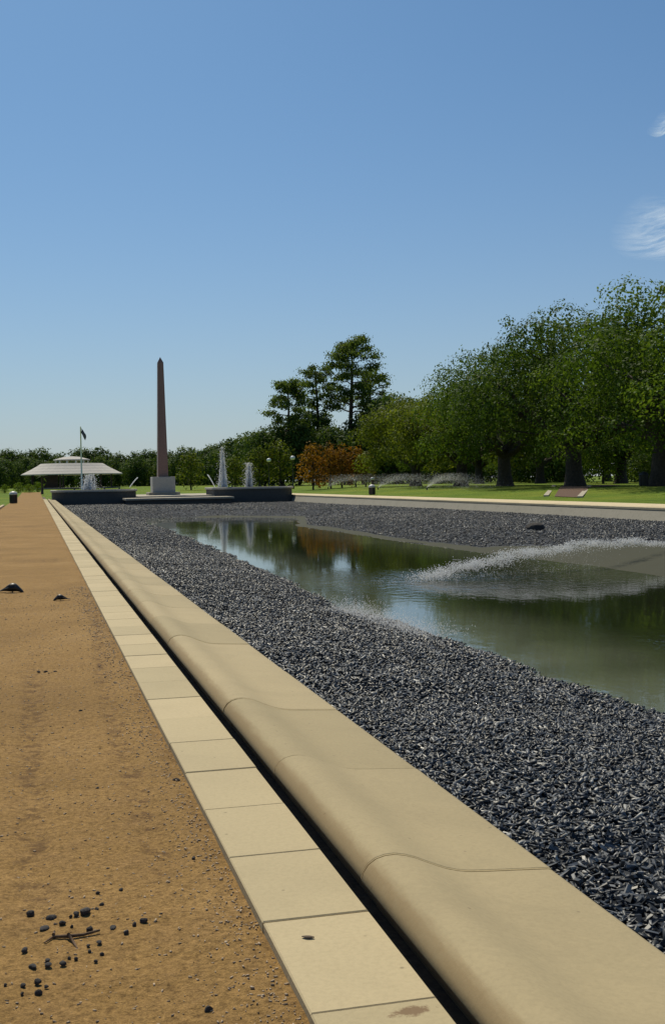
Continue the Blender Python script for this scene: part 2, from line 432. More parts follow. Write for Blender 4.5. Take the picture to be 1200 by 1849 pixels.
# ---------------------------------------------------------------- lawn: one sheet to the horizon with the pool cut out
xs = np.unique(np.concatenate([[-6000, -2500, -1000, -400, -200, -100, -60, -30, -12, -5, X_DIRT0-.02, .96], np.linspace(.96, 23.6, 8), np.linspace(23.6, 40, 22), np.linspace(42, 90, 12), [110, 150, 220, 400, 1000, 2500, 6000]]))
ys = np.unique(np.concatenate([[-300, -100, -40, -6, 10], np.linspace(20, 106, 30), np.linspace(107.5, 240, 40), [260, 300, 360, 450, 700, 1200, 2500, 6000]]))
GX, GY = np.meshgrid(xs, ys, indexing='ij')
GZ = gz(GX, GY) - .05
inside_path = (GX <= .97) & (GX >= X_DIRT0-.03) & (GY < 171)
GZ[inside_path] -= .05
F = grid_faces(len(xs), len(ys))
V = np.stack([GX, GY, GZ], -1).reshape(-1, 3)
cx = V[F][:, :, 0].mean(1); cy = V[F][:, :, 1].mean(1)
keep = ~((cx > .96) & (cx < 23.6) & (cy > -6) & (cy < 106))
lawn = link(bpy.data.objects.new('lawn', fast_mesh('lawn', V, F[keep], M_grass, smooth=True)))
tag(lawn, 'sunlit mown lawn around the pool', kind='structure')

# ---------------------------------------------------------------- dirt path
def strip(name, x0, x1, ya, nx, m, zfun, parent=None, attrs=None, smooth=True):
    xx = np.linspace(x0, x1, nx); A, B = np.meshgrid(xx, ya, indexing='ij')
    Z = zfun(A, B)
    at = {k: f(A, B).ravel() for k, f in (attrs or {}).items()}
    me = fast_mesh(name, np.stack([A, B, Z], -1).reshape(-1, 3), grid_faces(nx, len(ya)), m, at, smooth)
    return link(bpy.data.objects.new(name, me), parent)
# track centre lines through pixels of the photograph, laid on the path
tr1 = [at_z(60, y, -.02) for y in (1240, 1350, 1480, 1600)]
tr2 = [at_z(*q, -.02) for q in ((175, 1120), (185, 1225), (225, 1360), (262, 1480), (298, 1560))]
def track_d(A, B, pts):
    Yp = [p[1] for p in pts][::-1]; Xp = [p[0] for p in pts][::-1]
    return np.abs(A-np.interp(B, Yp, Xp))
def damp(A, B):
    lo1, hi1 = tr1[-1][1], tr1[0][1]; lo2, hi2 = tr2[-1][1], tr2[0][1]
    a = (1-sstep(.03, .09, track_d(A, B, tr1)))*sstep(lo1-.4, lo1, B)*(1-sstep(hi1, hi1+1.5, B))
    b = (1-sstep(.02, .065, track_d(A, B, tr2)))*sstep(lo2-.15, lo2, B)*(1-sstep(hi2, hi2+4, B))
    edge = (1-sstep(0.0, .10, X_SLAB0-A))*.5
    pud = sum(np.exp(-((B-c)/w)**2)*np.exp(-((A-xc)/xw)**2) for c, w, xc, xw in ((38, 1.6, -.2, .6), (20.5, .5, .1, .4), (50, 2, -.9, .6)))*.8
    return np.clip(np.maximum.reduce([a*.85, b, edge, pud]), 0, 1)
def dirt_z(A, B):
    z = -.024 + .014*(fbm(A*1.1, B*1.1, 3)-.5) + .010*(fbm(A*7, B*7, 3)-.45) + .006*(vnoise(A*38, B*38)-.5)
    z = z - .010*damp(A, B) + gz(A, B)
    return np.minimum(z, gz(A, B)-.006)
ya = np.concatenate([np.arange(-3, 1.6, .2), np.arange(1.6, 7, .025), np.arange(7, 16, .06), np.arange(16, 40, .25), np.arange(40, 171, 1.0)])
path = strip('dirt_path', X_DIRT0, X_SLAB0+.02, ya, 105, M_dirt, dirt_z, attrs={'damp': damp})
tag(path, 'brown packed earth path running beside the pool', kind='structure')

# left edging kerb of the path, far off
kerb2 = MB()
y = 30.0
while y < 76:
    kerb2.box(X_DIRT0-.16, X_DIRT0+.0, y, y+1.98, -.2, .09, .012); y += 2.0
tag(kerb2.build('path_kerb', M_walk), 'pale concrete kerb between the path and the left lawn', kind='structure')

# ---------------------------------------------------------------- slab edging
kerb = MB(); kerb.box(X_SLAB0+.006, X_SLAB1-.006, Y0, 171, -.30, -.052)
kerb = kerb.build('slab_kerb', M_groove); tag(kerb, 'row of pale stone slabs edging the dirt path', kind='structure')
S_LEN = .591
y_first = at_z(560, 1830, 0)[1]
k0 = -int((y_first+4)/S_LEN)
slab_meshes = []
for q in range(6):
    random.seed(100+q); b = MB(); j = .004
    b.box(X_SLAB0, X_SLAB1, j*.5+random.uniform(0, .0012), S_LEN-j*.5-random.uniform(0, .0012), -.05, 0, .004)
    slab_meshes.append(mesh('slab', b.v, b.f, M_slab))
y = y_first + k0*S_LEN; i = 0
slab_end = 110.0
while y < slab_end:
    o = bpy.data.objects.new('slab', slab_meshes[i % 6]); link(o, kerb)
    random.seed(i*7+1)
    o.location = (random.uniform(-.0015, .0015), y, random.uniform(-.002, .002)); y += S_LEN; i += 1
far = MB(); far.box(X_SLAB0, X_SLAB1, y+.002, 170, -.05, .0); 
# (beyond the pool the edging follows the rising ground)
vv = []
for p in far.v: vv.append((p[0], p[1], p[2]))
g = MB(); g.box(X_SLAB1-.004, X_COP0+.06, Y0, Y_END, -.30, -.085)
tag(g.build('drain_groove', M_groove), 'dark narrow groove between slabs and coping', kind='structure')

# ---------------------------------------------------------------- coping stones with a rolled edge
prof = [(.050, -.30), (.050, -.035), (.030, -.012), (.006, -.006), (.002, .004), (.010, .028), (.026, .050), (.050, .066), (.080, .074), (.110, .075), (.145, .068), (.180, .056), (.215, .040), (.250, .024), (.285, .010), (.320, 0.0), (.360, -.007), (.420, -.012), (.52, -.018), (.630, -.025), (.643, -.029), (.650, -.040), (.650, -.30)]
prof = [(x, z*.97 if z > 0 else z) for x, z in prof]
def coping_mesh(L, mirror=False, m=M_coping):
    pr = [(-x if mirror else x, z) for x, z in prof]
    j = .005; e = .004; n = len(pr)
    v, f = [], []
    for yy, sh in ((j, 1), (j+e, 0), (j+e, 0), (L-j-e, 0), (L-j-e, 0), (L-j, 1)):
        for (x, z) in pr:
            v.append((x, yy, z-(e if sh and z > -.25 else 0)))
    for k in (0, 2, 4):
        for i in range(n-1):
            q = (k*n+i, k*n+i+1, (k+1)*n+i+1, (k+1)*n+i); f.append(q if not mirror else q[::-1])
    f.append(tuple(range(n))); f.append(tuple(5*n+i for i in range(n-1, -1, -1)))
    me = mesh('coping_stone', v, f, m); me.polygons.foreach_set('use_smooth', [len(p.vertices) == 4 for p in me.polygons]); return me
LC = (at_z(500, 1397, 0)[1]-at_z(650, 1590, 0)[1])
yj = at_z(650, 1590, 0)[1]
cop = MB(); cop.box(X_COP0+.055, X_COP1-.005, Y0, Y_END, -1.6, -.302)
cop = cop.build('pool_coping', M_wallgrey); tag(cop, 'buff rolled stone coping along the near side of the pool', kind='structure')
cm = coping_mesh(LC); y = yj-4*LC; i = 0
while y < Y_END-LC*.4:
    o = bpy.data.objects.new('coping_stone', cm); link(o, cop); random.seed(i+900)
    o.location = (X_COP0+random.uniform(-.002, .002), y, random.uniform(-.0025, .0025)); y += LC; i += 1

# far coping and pavement on the right
rc = MB()
rc.add([(X_RC0+.01, Y0, -1.6), (X_RC0+.03, Y0, -.105), (X_RC0+.55, Y0, -.105), (X_RC0+.55, Y0, -1.6), (X_RC0-.0-.35, Y0, -.62), (X_RC0-.35, Y0, -1.6),
        (X_RC0+.01, Y_END, -1.6), (X_RC0+.03, Y_END, -.105), (X_RC0+.55, Y_END, -.105), (X_RC0+.55, Y_END, -1.6), (X_RC0-.35, Y_END, -.62), (X_RC0-.35, Y_END, -1.6)],
       [(5, 4, 10, 11), (4, 1, 7, 10), (1, 2, 8, 7), (2, 3, 9, 8), (5, 3, 2, 1, 4), (11, 10, 7, 8, 9), (3, 5, 11, 9)])
rc = rc.build('pool_wall', M_wallgrey); tag(rc, 'grey concrete wall and pale coping on the far side of the pool', kind='structure')
b = MB(); b.box(0, .62, .003, LC-.003, -.10, .0, .02); rcm = mesh('coping_stone', b.v, b.f, M_walk)
y = yj+12*LC; i = 0
while y < Y_END-.2:
    o = bpy.data.objects.new('coping_stone', rcm); link(o, rc); random.seed(i+500); o.location = (X_RC0+random.uniform(-.003, .003), y, random.uniform(-.003, .003)); y += LC; i += 1
walk = strip('pavement', X_RC1+.01, X_WALK, np.concatenate([np.arange(-6, 106, 2.0), np.arange(106, 112.1, 2)]), 6, M_walk, lambda A, B: gz(A, B)-.012)
tag(walk, 'pale concrete pavement between the far coping and the lawn', kind='structure')

# ---------------------------------------------------------------- pool bed, water
WPX = [(1200, 1287), (1010, 1232), (880, 1180), (720, 1130), (600, 1096), (500, 1043), (430, 1010), (310, 958), (262, 944), (262, 936), (400, 933), (535, 934), (535, 950), (600, 958), (690, 974), (800, 988), (870, 998), (950, 1007), (1040, 1018), (1120, 1030), (1200, 1042)]
poly = [at_z(px, py, Z_WATER)[:2] for px, py in WPX]
# the water goes on out of the frame to the right and towards the camera
x_last = poly[-1]; poly += [np.array([20.0, x_last[1]-1.0]), np.array([20.2, 12.0]), np.array([19.0, 3.0]), np.array([12.0, 1.0]), np.array([6.2, 3.0])]
POLY = np.array(poly)
def sdist(A, B, P=POLY):
    sh = A.shape; x = A.ravel(); y = B.ravel(); d = np.full(x.shape, 1e9); ins = np.zeros(x.shape, bool); n = len(P)
    for i in range(n):
        a = P[i]; b = P[(i+1) % n]; e = b-a; L = e@e+1e-9
        t = np.clip(((x-a[0])*e[0]+(y-a[1])*e[1])/L, 0, 1)
        d = np.minimum(d, np.hypot(x-a[0]-t*e[0], y-a[1]-t*e[1]))
        c = (a[1] > y) != (b[1] > y)
        xi = a[0]+(y-a[1])*(b[0]-a[0])/(b[1]-a[1]+1e-12)
        ins ^= c & (x < xi)
    return np.where(ins, -d, d).reshape(sh)
LAND = at_z(762, 1050, Z_WATER)[:2]; NOZ = np.array([16.6, LAND[1]+3.2])     # a spray jet falls from the right to LAND
def ridge_d(A, B):                       # distance from where the spray falls on the water
    return np.hypot((A-LAND[0]-1.2), (B-LAND[1]))
MUDF = np.array([at_z(px, py, Z_WATER)[:2] for px, py in ((880, 994), (1000, 1000), (1200, 1006), (1200, 1044), (1120, 1032), (1030, 1020))])
MUDF = np.concatenate([MUDF[:3], [[20, MUDF[2][1]-.5], [19.5, MUDF[3][1]]], MUDF[3:]])
def bed_z(A, B):
    d = sdist(A, B) + .5*(fbm(A*.9, B*.9, 3)-.47)*sstep(0, 3, np.hypot(A-5, B-20))
    left = -.42; z = Z_WATER + np.where(d > 0, .115*d, .22*d)
    z = np.minimum(z, -.40 - .10*sstep(6, 16, A) - .10*sstep(60, 95, B))
    z = np.maximum(z, -1.35)
    z = z + .05*(fbm(A*.45, B*.45, 3)-.47)
    return z
def silt_w(A, B):
    d = sdist(A, B); far_side = sstep(8, 10.5, A)*sstep(24, 33, B)
    w = np.where(d > -.6, (1-sstep(.1, .9, d)), 1.0)*far_side
    m = sdist(A, B, MUDF); w = np.maximum(w, 1-sstep(-.2, 1.0, m))
    w = np.maximum(w, 1-sstep(-.5, -.25, d))
    return np.clip(w, 0, 1)
bx = np.concatenate([np.arange(X_COP1-.02, 8, .12), np.arange(8, X_RC0-.3, .25), [X_RC0-.28]])
by = np.concatenate([np.arange(-6, 2, .5), np.arange(2, 16, .12), np.arange(16, 40, .2), np.arange(40, 80, .35), np.arange(80, Y_END+.1, .8)])
A, B = np.meshgrid(bx, by, indexing='ij')
BZ = bed_z(A, B); SW = silt_w(A, B)
me = fast_mesh('pool_bed', np.stack([A, B, BZ], -1).reshape(-1, 3), grid_faces(len(bx), len(by)), M_bed, {'silt': SW.ravel()}, True)
bed = link(bpy.data.objects.new('pool_bed', me)); tag(bed, 'pool bed of black slate chips and pale silt', kind='structure')
def lookup(G, x, y):
    i = np.clip(np.searchsorted(bx, x)-1, 0, len(bx)-2); j = np.clip(np.searchsorted(by, y)-1, 0, len(by)-2)
    tx = (x-bx[i])/(bx[i+1]-bx[i]); ty = (y-by[j])/(by[j+1]-by[j])
    return (G[i, j]*(1-tx)+G[i+1, j]*tx)*(1-ty)+(G[i, j+1]*(1-tx)+G[i+1, j+1]*tx)*ty
# water sheet over the low part of the bed
wx = np.arange(3.0, 21.6, .3); wy = np.arange(0, 72, .5); A, B = np.meshgrid(wx, wy, indexing='ij')
d = sdist(A, B); Fw = grid_faces(len(wx), len(wy)); ok = (d.ravel()[Fw] < 2.2).any(1)
chop = np.clip(np.exp(-(np.maximum(ridge_d(A, B)-.6, 0)/2.2)**2) + .9*np.exp(-((B-at_z(1100, 1172, Z_WATER)[1])/1.1)**2)*sstep(6.5, 8, A), 0, 1)
me = fast_mesh('pool_water', np.stack([A, B, np.full(A.shape, Z_WATER)], -1).reshape(-1, 3), Fw[ok], M_water, {'chop': chop.ravel(), 'shallow': (1-sstep(.2, 2.8, -sdist(A, B))).ravel()}, True)
water = link(bpy.data.objects.new('pool_water', me)); tag(water, 'murky green water left in the shallow pool', kind='structure')

# ---------------------------------------------------------------- slate chips
TEMPL = []
for q in range(5):
    r = np.random.default_rng(40+q)
    v = np.array([(-1, -.8, -.7), (-1, .8, -.7), (-1, .7, .6), (-1, -.7, .6), (1, -.5, -.6), (1, .5, -.6), (1, .45, .4), (1, -.45, .4)], float)*.5
    v += r.normal(0, .09, v.shape); TEMPL.append(v)
BOXF = np.array([(0, 1, 2, 3), (7, 6, 5, 4), (0, 4, 5, 1), (1, 5, 6, 2), (2, 6, 7, 3), (3, 7, 4, 0)])
def rotmats(n, tilt, rng):
    yaw = rng.uniform(0, 2*np.pi, n); p = rng.normal(0, tilt, n); r = rng.uniform(0, 2*np.pi, n)
    cy, sy, cp, sp, cr, sr = np.cos(yaw), np.sin(yaw), np.cos(p), np.sin(p), np.cos(r), np.sin(r)
    Z = np.zeros(n); O = np.ones(n)
    Rz = np.stack([cy, -sy, Z, sy, cy, Z, Z, Z, O], -1).reshape(n, 3, 3)
    Ry = np.stack([cp, Z, sp, Z, O, Z, -sp, Z, cp], -1).reshape(n, 3, 3)
    Rx = np.stack([O, Z, Z, Z, cr, -sr, Z, sr, cr], -1).reshape(n, 3, 3)
    return Rz@Ry@Rx
def chips(P, L, rng, tilt=.38, aspect=(.34, .55)):
    n = len(P); t = rng.integers(0, 5, n); T = np.stack(TEMPL)[t]
    w = rng.uniform(*aspect, n); h = w*rng.uniform(.55, .95, n)
    V = T*np.stack([L, L*w, L*h], -1)[:, None, :]
    V = np.einsum('nij,nkj->nki', rotmats(n, tilt, rng), V) + P[:, None, :]
    F = (BOXF[None]+np.arange(n)[:, None, None]*8).reshape(-1, 4)
    return V.reshape(-1, 3), F, np.repeat(rng.random(n), 8)
def scatter(x0, x1, y0, y1, dens, L0, L1, rng, margin=1.2, zoff=.2):
    n = int((x1-x0)*(y1-y0)*dens)
    x = rng.uniform(x0, x1, n); y = rng.uniform(y0, y1, n)
    z = lookup(BZ, x, y); s = lookup(SW, x, y)
    L = rng.uniform(L0, L1, n)
    px, py, dep = project(np.stack([x, y, z], -1)-0.0)
    mg = margin*FPX/np.maximum(dep, .3)
    k = (s < .45) & (z > Z_WATER-.03) & (dep > .5) & (px > -mg) & (px < IW+mg) & (py < IH+mg)
    return np.stack([x, y, z+L*zoff*rng.uniform(.0, 1.6, n)], -1)[k], L[k]
rng = np.random.default_rng(5)
P1, L1 = scatter(X_COP1+.02, 6.6, 2.2, 9.0, 1900, .026, .060, rng)
P2, L2 = scatter(X_COP1+.02, 6.4, 9.0, 16.0, 900, .036, .075, rng)
P3, L3 = scatter(X_COP1+.03, 6.2, 16.0, 34.0, 430, .036, .075, rng)
P4, L4 = scatter(X_COP1+.03, 7.5, 34.0, 104.0, 70, .045, .09, rng)
P5, L5 = scatter(8.0, X_RC0-.3, 28.0, 60.0, 95, .045, .09, rng, 3)
P6, L6 = scatter(7.5, X_RC0-.3, 60.0, 104.0, 30, .05, .10, rng, 3)
P = np.concatenate([P1, P2, P3, P4, P5, P6]); L = np.concatenate([L1, L2, L3, L4, L5, L6])
pp = project(P); vis = (pp[0] > 5) & (pp[0] < IW-5) & (pp[1] < IH-5)
# the ones hidden right behind the coping edge do not count as seen
edge_ok = np.array(P[:, 0]/np.maximum(H-P[:, 2], .1)) > X_COP1/(H+.03)
size = np.where(vis & edge_ok, L/pp[2], 0); big = np.argsort(-size)[:300]
mask = np.ones(len(P), bool); mask[big] = False
V, F, rr = chips(P[mask], L[mask], rng)
me = fast_mesh('slate_chips', V, F, M_stone, {'rnd': rr})
gr = link(bpy.data.objects.new('slate_chips', me), bed); tag(gr, kind='stuff')
chip_meshes = []
for q in range(8):
    r = np.random.default_rng(70+q); v = TEMPL[q % 5]*np.array([1, r.uniform(.36, .55), r.uniform(.22, .4)])
    chip_meshes.append(mesh('slate_chip', v, BOXF, M_stone))
RM = rotmats(300, .38, rng)
for i, k in enumerate(big):
    o = bpy.data.objects.new('slate_chip', chip_meshes[i % 8]); link(o, bed)
    o.matrix_local = Matrix.Translation(Vector(P[k])) @ Matrix(RM[i].tolist()).to_4x4() @ Matrix.Scale(float(L[k]), 4)
# ---------------------------------------------------------------- droplets and jets
TET = np.array([(1, 1, 1), (-1, -1, 1), (-1, 1, -1), (1, -1, -1)], float)*.577
TETF = np.array([(0, 1, 2), (0, 3, 1), (0, 2, 3), (1, 3, 2)])
def droplets(P, size):
    n = len(P); V = TET[None]*np.asarray(size)[:, None, None]
    V = np.einsum('nij,nkj->nki', rotmats(n, .8, RNG), V)+np.asarray(P)[:, None, :]
    return V.reshape(-1, 3), (TETF[None]+np.arange(n)[:, None, None]*4).reshape(-1, 3)
def drop_obj(name, P, size, m, parent=None):
    V, F = droplets(P, size); return link(bpy.data.objects.new(name, fast_mesh(name, V, F, m)), parent)

# low jet of water arching over the pool from the right, breaking into fine drops
jt = thing('water_jet', (NOZ[0], NOZ[1], Z_WATER-.05), 'low arc of white water spray falling into the pool from the right', 'fountain')
MB().lathe([(.10, -.25), (.08, .04), (.05, .10), (.03, .16)], 12).build('nozzle', M_dark, jt, True)
def arc(u, lift=1.0, fall=0.0):
    x = (LAND[0]-NOZ[0])*u; y = (LAND[1]-NOZ[1])*u
    return np.stack([x, y, (.10)+lift*.47*4*u*(1-u)*(1+.25*(1-u))-fall], -1)
n = 15000; u = rng.random(n)**.55; lift = 1-np.abs(rng.normal(0, .10, n))*(.4+1.4*u)+.30*(vnoise(u*26, u*0+3)-.5)*(.3+u)+.16*(vnoise(u*70, u*0+9)-.5)
q = arc(u, np.maximum(lift, .05)); q[:, :2] += rng.normal(0, 1, (n, 2))*(.13+.10*u)[:, None]; q[:, 2] += rng.normal(0, .03, n)*(.4+u)
clump = vnoise(q[:, 0]*5, q[:, 2]*9+3*q[:, 1]); k = (q[:, 2] > .06) & (rng.random(n) < .25+1.1*clump)
drop_obj('spray', q[k], rng.uniform(.005, .015, n)[k]*(.7+.6*clump[k]), M_spray, jt)
n = 3200; u = .45+.6*rng.random(n)**.7; q = arc(np.minimum(u, 1.04), .9); q[:, :2] += rng.normal(0, .35, (n, 2)); q[:, 2] = .05+np.maximum(q[:, 2], .05)*rng.random(n)**1.2
drop_obj('mist', q, rng.uniform(.003, .010, n), M_mist, jt)

# thin haze of spray on the near shore
c0 = at_z(596, 1100, Z_WATER+.1); c1 = at_z(760, 1150, Z_WATER+.06); n = 5000
t = rng.random(n)**1.3; q = c0[None]*(1-t[:, None])+c1[None]*t[:, None]
q[:, :2] += rng.normal(0, .12, (n, 2)); q[:, 2] = Z_WATER+.05+np.abs(rng.normal(0, .10, n))*(1-.5*t)
q[:, 0] += .25*np.abs(rng.normal(0, 1, n))
o = drop_obj('low_spray', q, rng.uniform(.005, .012, n), M_mist)
tag(o, 'thin white veil of spray hanging over the near edge of the water', 'spray', kind='stuff')

# ---------------------------------------------------------------- far end: basins, plaza, obelisk
def rounded_rect(x0, x1, y0, y1, r, n=6):
    pts = []
    for cx_, cy_, a in ((x1-r, y0+r, -90), (x1-r, y1-r, 0), (x0+r, y1-r, 90), (x0+r, y0+r, 180)):
        for i in range(n+1):
            q = R(a+90*i/n); pts.append((cx_+r*math.cos(q), cy_+r*math.sin(q)))
    return pts
def slab_poly(mb, pts, z0, z1, bev=.03):
    n = len(pts); cxm = sum(p[0] for p in pts)/n; cym = sum(p[1] for p in pts)/n
    inn = [(p[0]+(cxm-p[0])*bev/3, p[1]+(cym-p[1])*bev/3) for p in pts]
    v = [(*p, z0) for p in pts]+[(*p, z1-bev) for p in pts]+[(*p, z1) for p in inn]; f = [tuple(range(n-1, -1, -1)), tuple(range(2*n, 3*n))]
    for k in (0, n):
        for i in range(n):
            j = (i+1) % n; f.append((k+i, k+j, k+n+j, k+n+i))
    return mb.add(v, f)
YB = 104.0
def basin(x0, x1, label):
    t = thing('fountain_basin', ((x0+x1)/2, YB, -.5), label, 'basin', 'fountain basins at the end of the pool')
    hw = (x1-x0)/2
    slab_poly(MB(), rounded_rect(-hw+.12, hw-.12, .12, 7.0, 1.2), -.8, 1.12).build('wall', M_darkwall, t)
    # rim pieces with joints, around the edge
    pts = rounded_rect(-hw, hw, 0, 7.1, 1.3, 8)
    mb = MB(); slab_poly(mb, pts, 1.121, 1.30, .03); mb.build('rim', M_rim, t)
    w = MB(); slab_poly(w, rounded_rect(-hw+.5, hw-.5, .5, 6.6, .9), 1.301, 1.315, .004); w.build('water', M_water, t)
    for s in (-.45, .25, .6): MB().lathe([(.09, 1.316), (.06, 1.38), (.05, 1.46)], 10, (hw*s, 2.5)).build('nozzle', M_dark, t)
    return t
XL0, XL1 = at_Y(92, YB)[0], at_Y(250, YB)[0]
XR0, XR1 = at_Y(386, YB)[0], at_Y(534, YB)[0]
basin(XL0, XL1, 'raised dark basin left of the obelisk with a short white fountain')
basin(XR0, XR1, 'raised dark basin right of the obelisk with two tall fountain jets')
XM0, XM1 = at_Y(226, 100)[0], at_Y(421, 100)[0]
pl = MB(); pl.box(XM0+.25, XM1-.25, 99.8, 104.2, -1.2, -.14); pl = pl.build('plaza_step', M_darkwall)
tag(pl, 'low pale landing projecting into the pool before the obelisk', kind='structure')
w_ = (XM1-XM0)/8
for i in range(8):
    for j in range(3):
        b = MB(); b.box(XM0+i*w_+.006, XM0+(i+1)*w_-.006, 99.5+j*1.5+.006, 101-.006+j*1.5, -.135, .02, .015); o = b.build('slab', M_plaza, pl)
pz = MB(); pz.box(XL0+.4, XR1-.4, 104.9, 124, -.6, .13, .02); tag(pz.build('plaza', M_plaza), 'pale paved plaza around the obelisk', kind='structure')

XO, YO = at_X(294, 12.0)
z_ped = .35
ob = thing('obelisk', (XO, YO, .13), 'tall tapering pinkish granite obelisk on a pale block pedestal', 'obelisk')
MB().box(-1.5, 1.5, -1.5, 1.5, 0, .28, .03).build('step', M_plaza, ob)
zt = height_at(294, 861, XO, YO)-.13; 
hw = 20/FPX*math.hypot(XO, YO)
MB().box(-hw, hw, -hw, hw, .281, zt, .03).build('pedestal', M_pedestal, ob)
ztop = height_at(289, 645, XO, YO)-.13; zs = height_at(289, 655, XO, YO)-.13
wb, wt = hw*.46, hw*.255
def frustum(w0, z0, w1, z1):
    v = [(x*w0, y*w0, z0) for x, y in ((-1, -1), (1, -1), (1, 1), (-1, 1))]+[(x*w1, y*w1, z1) for x, y in ((-1, -1), (1, -1), (1, 1), (-1, 1))]
    return v, [(3, 2, 1, 0), (4, 5, 6, 7)]+[(i, (i+1) % 4, 4+(i+1) % 4, 4+i) for i in range(4)]
v, f = frustum(wb*.98, zt, wt*.98, zs); shaft = obj('shaft', v, f, M_granite, ob)
ns = 9
for i in range(ns):
    a0, a1 = i/ns, (i+1)/ns; g_ = .006
    v, f = frustum(wb+(wt-wb)*a0, zt+.002+(zs-zt)*a0+g_, wb+(wt-wb)*a1, zt+(zs-zt)*a1-g_)
    obj('stone_block', v, f, M_granite, shaft)
v, f = frustum(wt, zs, .01, ztop); obj('tip', v, f, M_granite, ob)

# fountain jets
def jet(px, Y, py_top, z0, width, label, strands=16, group=None, taper=.35):
    X = at_Y(px, Y)[0]; zt = height_at(px, py_top, X, Y); hgt = zt-z0
    t = thing('fountain_jet', (X, Y, z0), label, 'fountain', group)
    mb = MB(); rg = random.Random(int(px))
    for s in range(strands):
        a = rg.uniform(0, 6.28); r = width*.5*math.sqrt(rg.random()); top = hgt*(rg.uniform(.55, 1.0) if s > 2 else 1.0)
        pts, rad = [], []
        for k in range(9):
            u = k/8; sp = r*(1-u)+r*taper*u
            pts.append((sp*math.cos(a)+rg.uniform(-.015, .015), sp*math.sin(a)+rg.uniform(-.015, .015), top*u)); rad.append((.05*(1-u)+.018)*rg.uniform(.6, 1.2))
        mb.tube(pts, rad, 5)
    mb.build('water_column', M_spray, t)
    n = 1500; r_ = np.random.default_rng(int(px)); u = r_.random(n)**1.3; a = r_.uniform(0, 6.28, n)
    rr_ = np.abs(r_.normal(0, .42, n))*width*(1-u*(1-taper))
    drop_obj('droplets', np.stack([rr_*np.cos(a), rr_*np.sin(a), u*hgt*1.01], -1), r_.uniform(.015, .05, n), M_spray, t)
    return t
jet(402, 106.5, 808, .82, .85, 'tallest white fountain jet, on the basin right of the obelisk')
jet(449, 106.5, 836, .82, .75, 'shorter fountain jet on the right basin, right of the tallest jet', taper=.7)
jet(162, 106.5, 857, .82, 1.15, 'low broad white fountain on the left basin', 22, taper=.75)
# slanting streams from the basins towards the obelisk
def stream(p0, p1, Y, z0, label):
    X0, X1 = at_Y(p0[0], Y)[0], at_Y(p1[0], Y)[0]; za, zb = height_at(*p0, X0, Y), height_at(*p1, X1, Y)
    mb = MB(); pts = []; rad = []
    for k in range(9):
        u = k/8; pts.append((X0+(X1-X0)*u, Y, za+(zb-za)*(u*1.25-.25*u*u))); rad.append(.035+.02*u)
    mb.tube(pts, rad, 6); o = mb.build('water_stream', M_spray); tag(o, label, 'fountain'); return o
stream((388, 880), (375, 857), 105, .8, 'thin slanting stream of water between the obelisk and right basin')
stream((234, 880), (249, 862), 105, .8, 'thin slanting stream of water between left basin and obelisk')

# ---------------------------------------------------------------- pavilion
YP = 210.0; XP = at_Y(131, YP)[0]; zp = g1(XP, YP)
pv = thing('pavilion', (XP, YP, zp), 'wide low pavilion with a pale many-sided roof beyond the fountains', 'pavilion')
sc = YP*1.03/FPX
re = 85*sc; ze = height_at(131, 856, XP, YP)-zp; zi = height_at(131, 837, XP, YP)-zp; ri = 52*sc
zc = height_at(140, 824, XP, YP)-zp
nseg = 28; rings = [(re, ze), (re*.9, ze+(zi-ze)*.24), (re*.79, ze+(zi-ze)*.5), (re*.69, ze+(zi-ze)*.76), (ri, zi)]
for k in range(4):
    (ra, za), (rb, zb) = rings[k], rings[k+1]
    mb = MB()
    for i in range(nseg):
        a0 = 2*math.pi*i/nseg+.2; a1 = a0+2*math.pi/nseg
        c = [(ra*math.cos(a0), ra*math.sin(a0), za), (ra*math.cos(a1), ra*math.sin(a1), za), (rb*math.cos(a1), rb*math.sin(a1), zb-.02), (rb*math.cos(a0), rb*math.sin(a0), zb-.02)]
        mb.add(c+[(x, y, z-.16) for x, y, z in c], [(0, 1, 2, 3), (7, 6, 5, 4), (0, 4, 5, 1), (2, 6, 7, 3), (1, 5, 6, 2), (0, 3, 7, 4)])
    mb.build('roof_ring', M_roof, pv)
lr = 31*sc
cap = MB().lathe([(lr, zi+.55), (lr*.98, zi+.68), (lr*.45, zc-.1), (.2, zc)], nseg, a0=.2).build('lantern_roof', M_roof, pv)
for i in range(12):
    a = 2*math.pi*i/12+.2; MB().box(-.12, .12, -.12, .12, zi-.1, zi+.56).build('lantern_post', M_white, cap).location = (lr*.9*math.cos(a), lr*.9*math.sin(a), 0)
for i in range(12):
    a = 2*math.pi*i/12+.2; o = MB().lathe([(.16, 0), (.14, ze+.2)], 10).build('column', M_brown, pv); o.location = (re*.80*math.cos(a), re*.80*math.sin(a), 0)
xw = at_Y(92, YP)[0]-XP
MB().box(xw-1.2, xw+1.2, -3, -1, 0, ze+.1).build('wall', M_brown, pv)
MB().lathe([(re*.95, 0), (re*.95, .12)], 24).build('floor', M_plaza, pv)

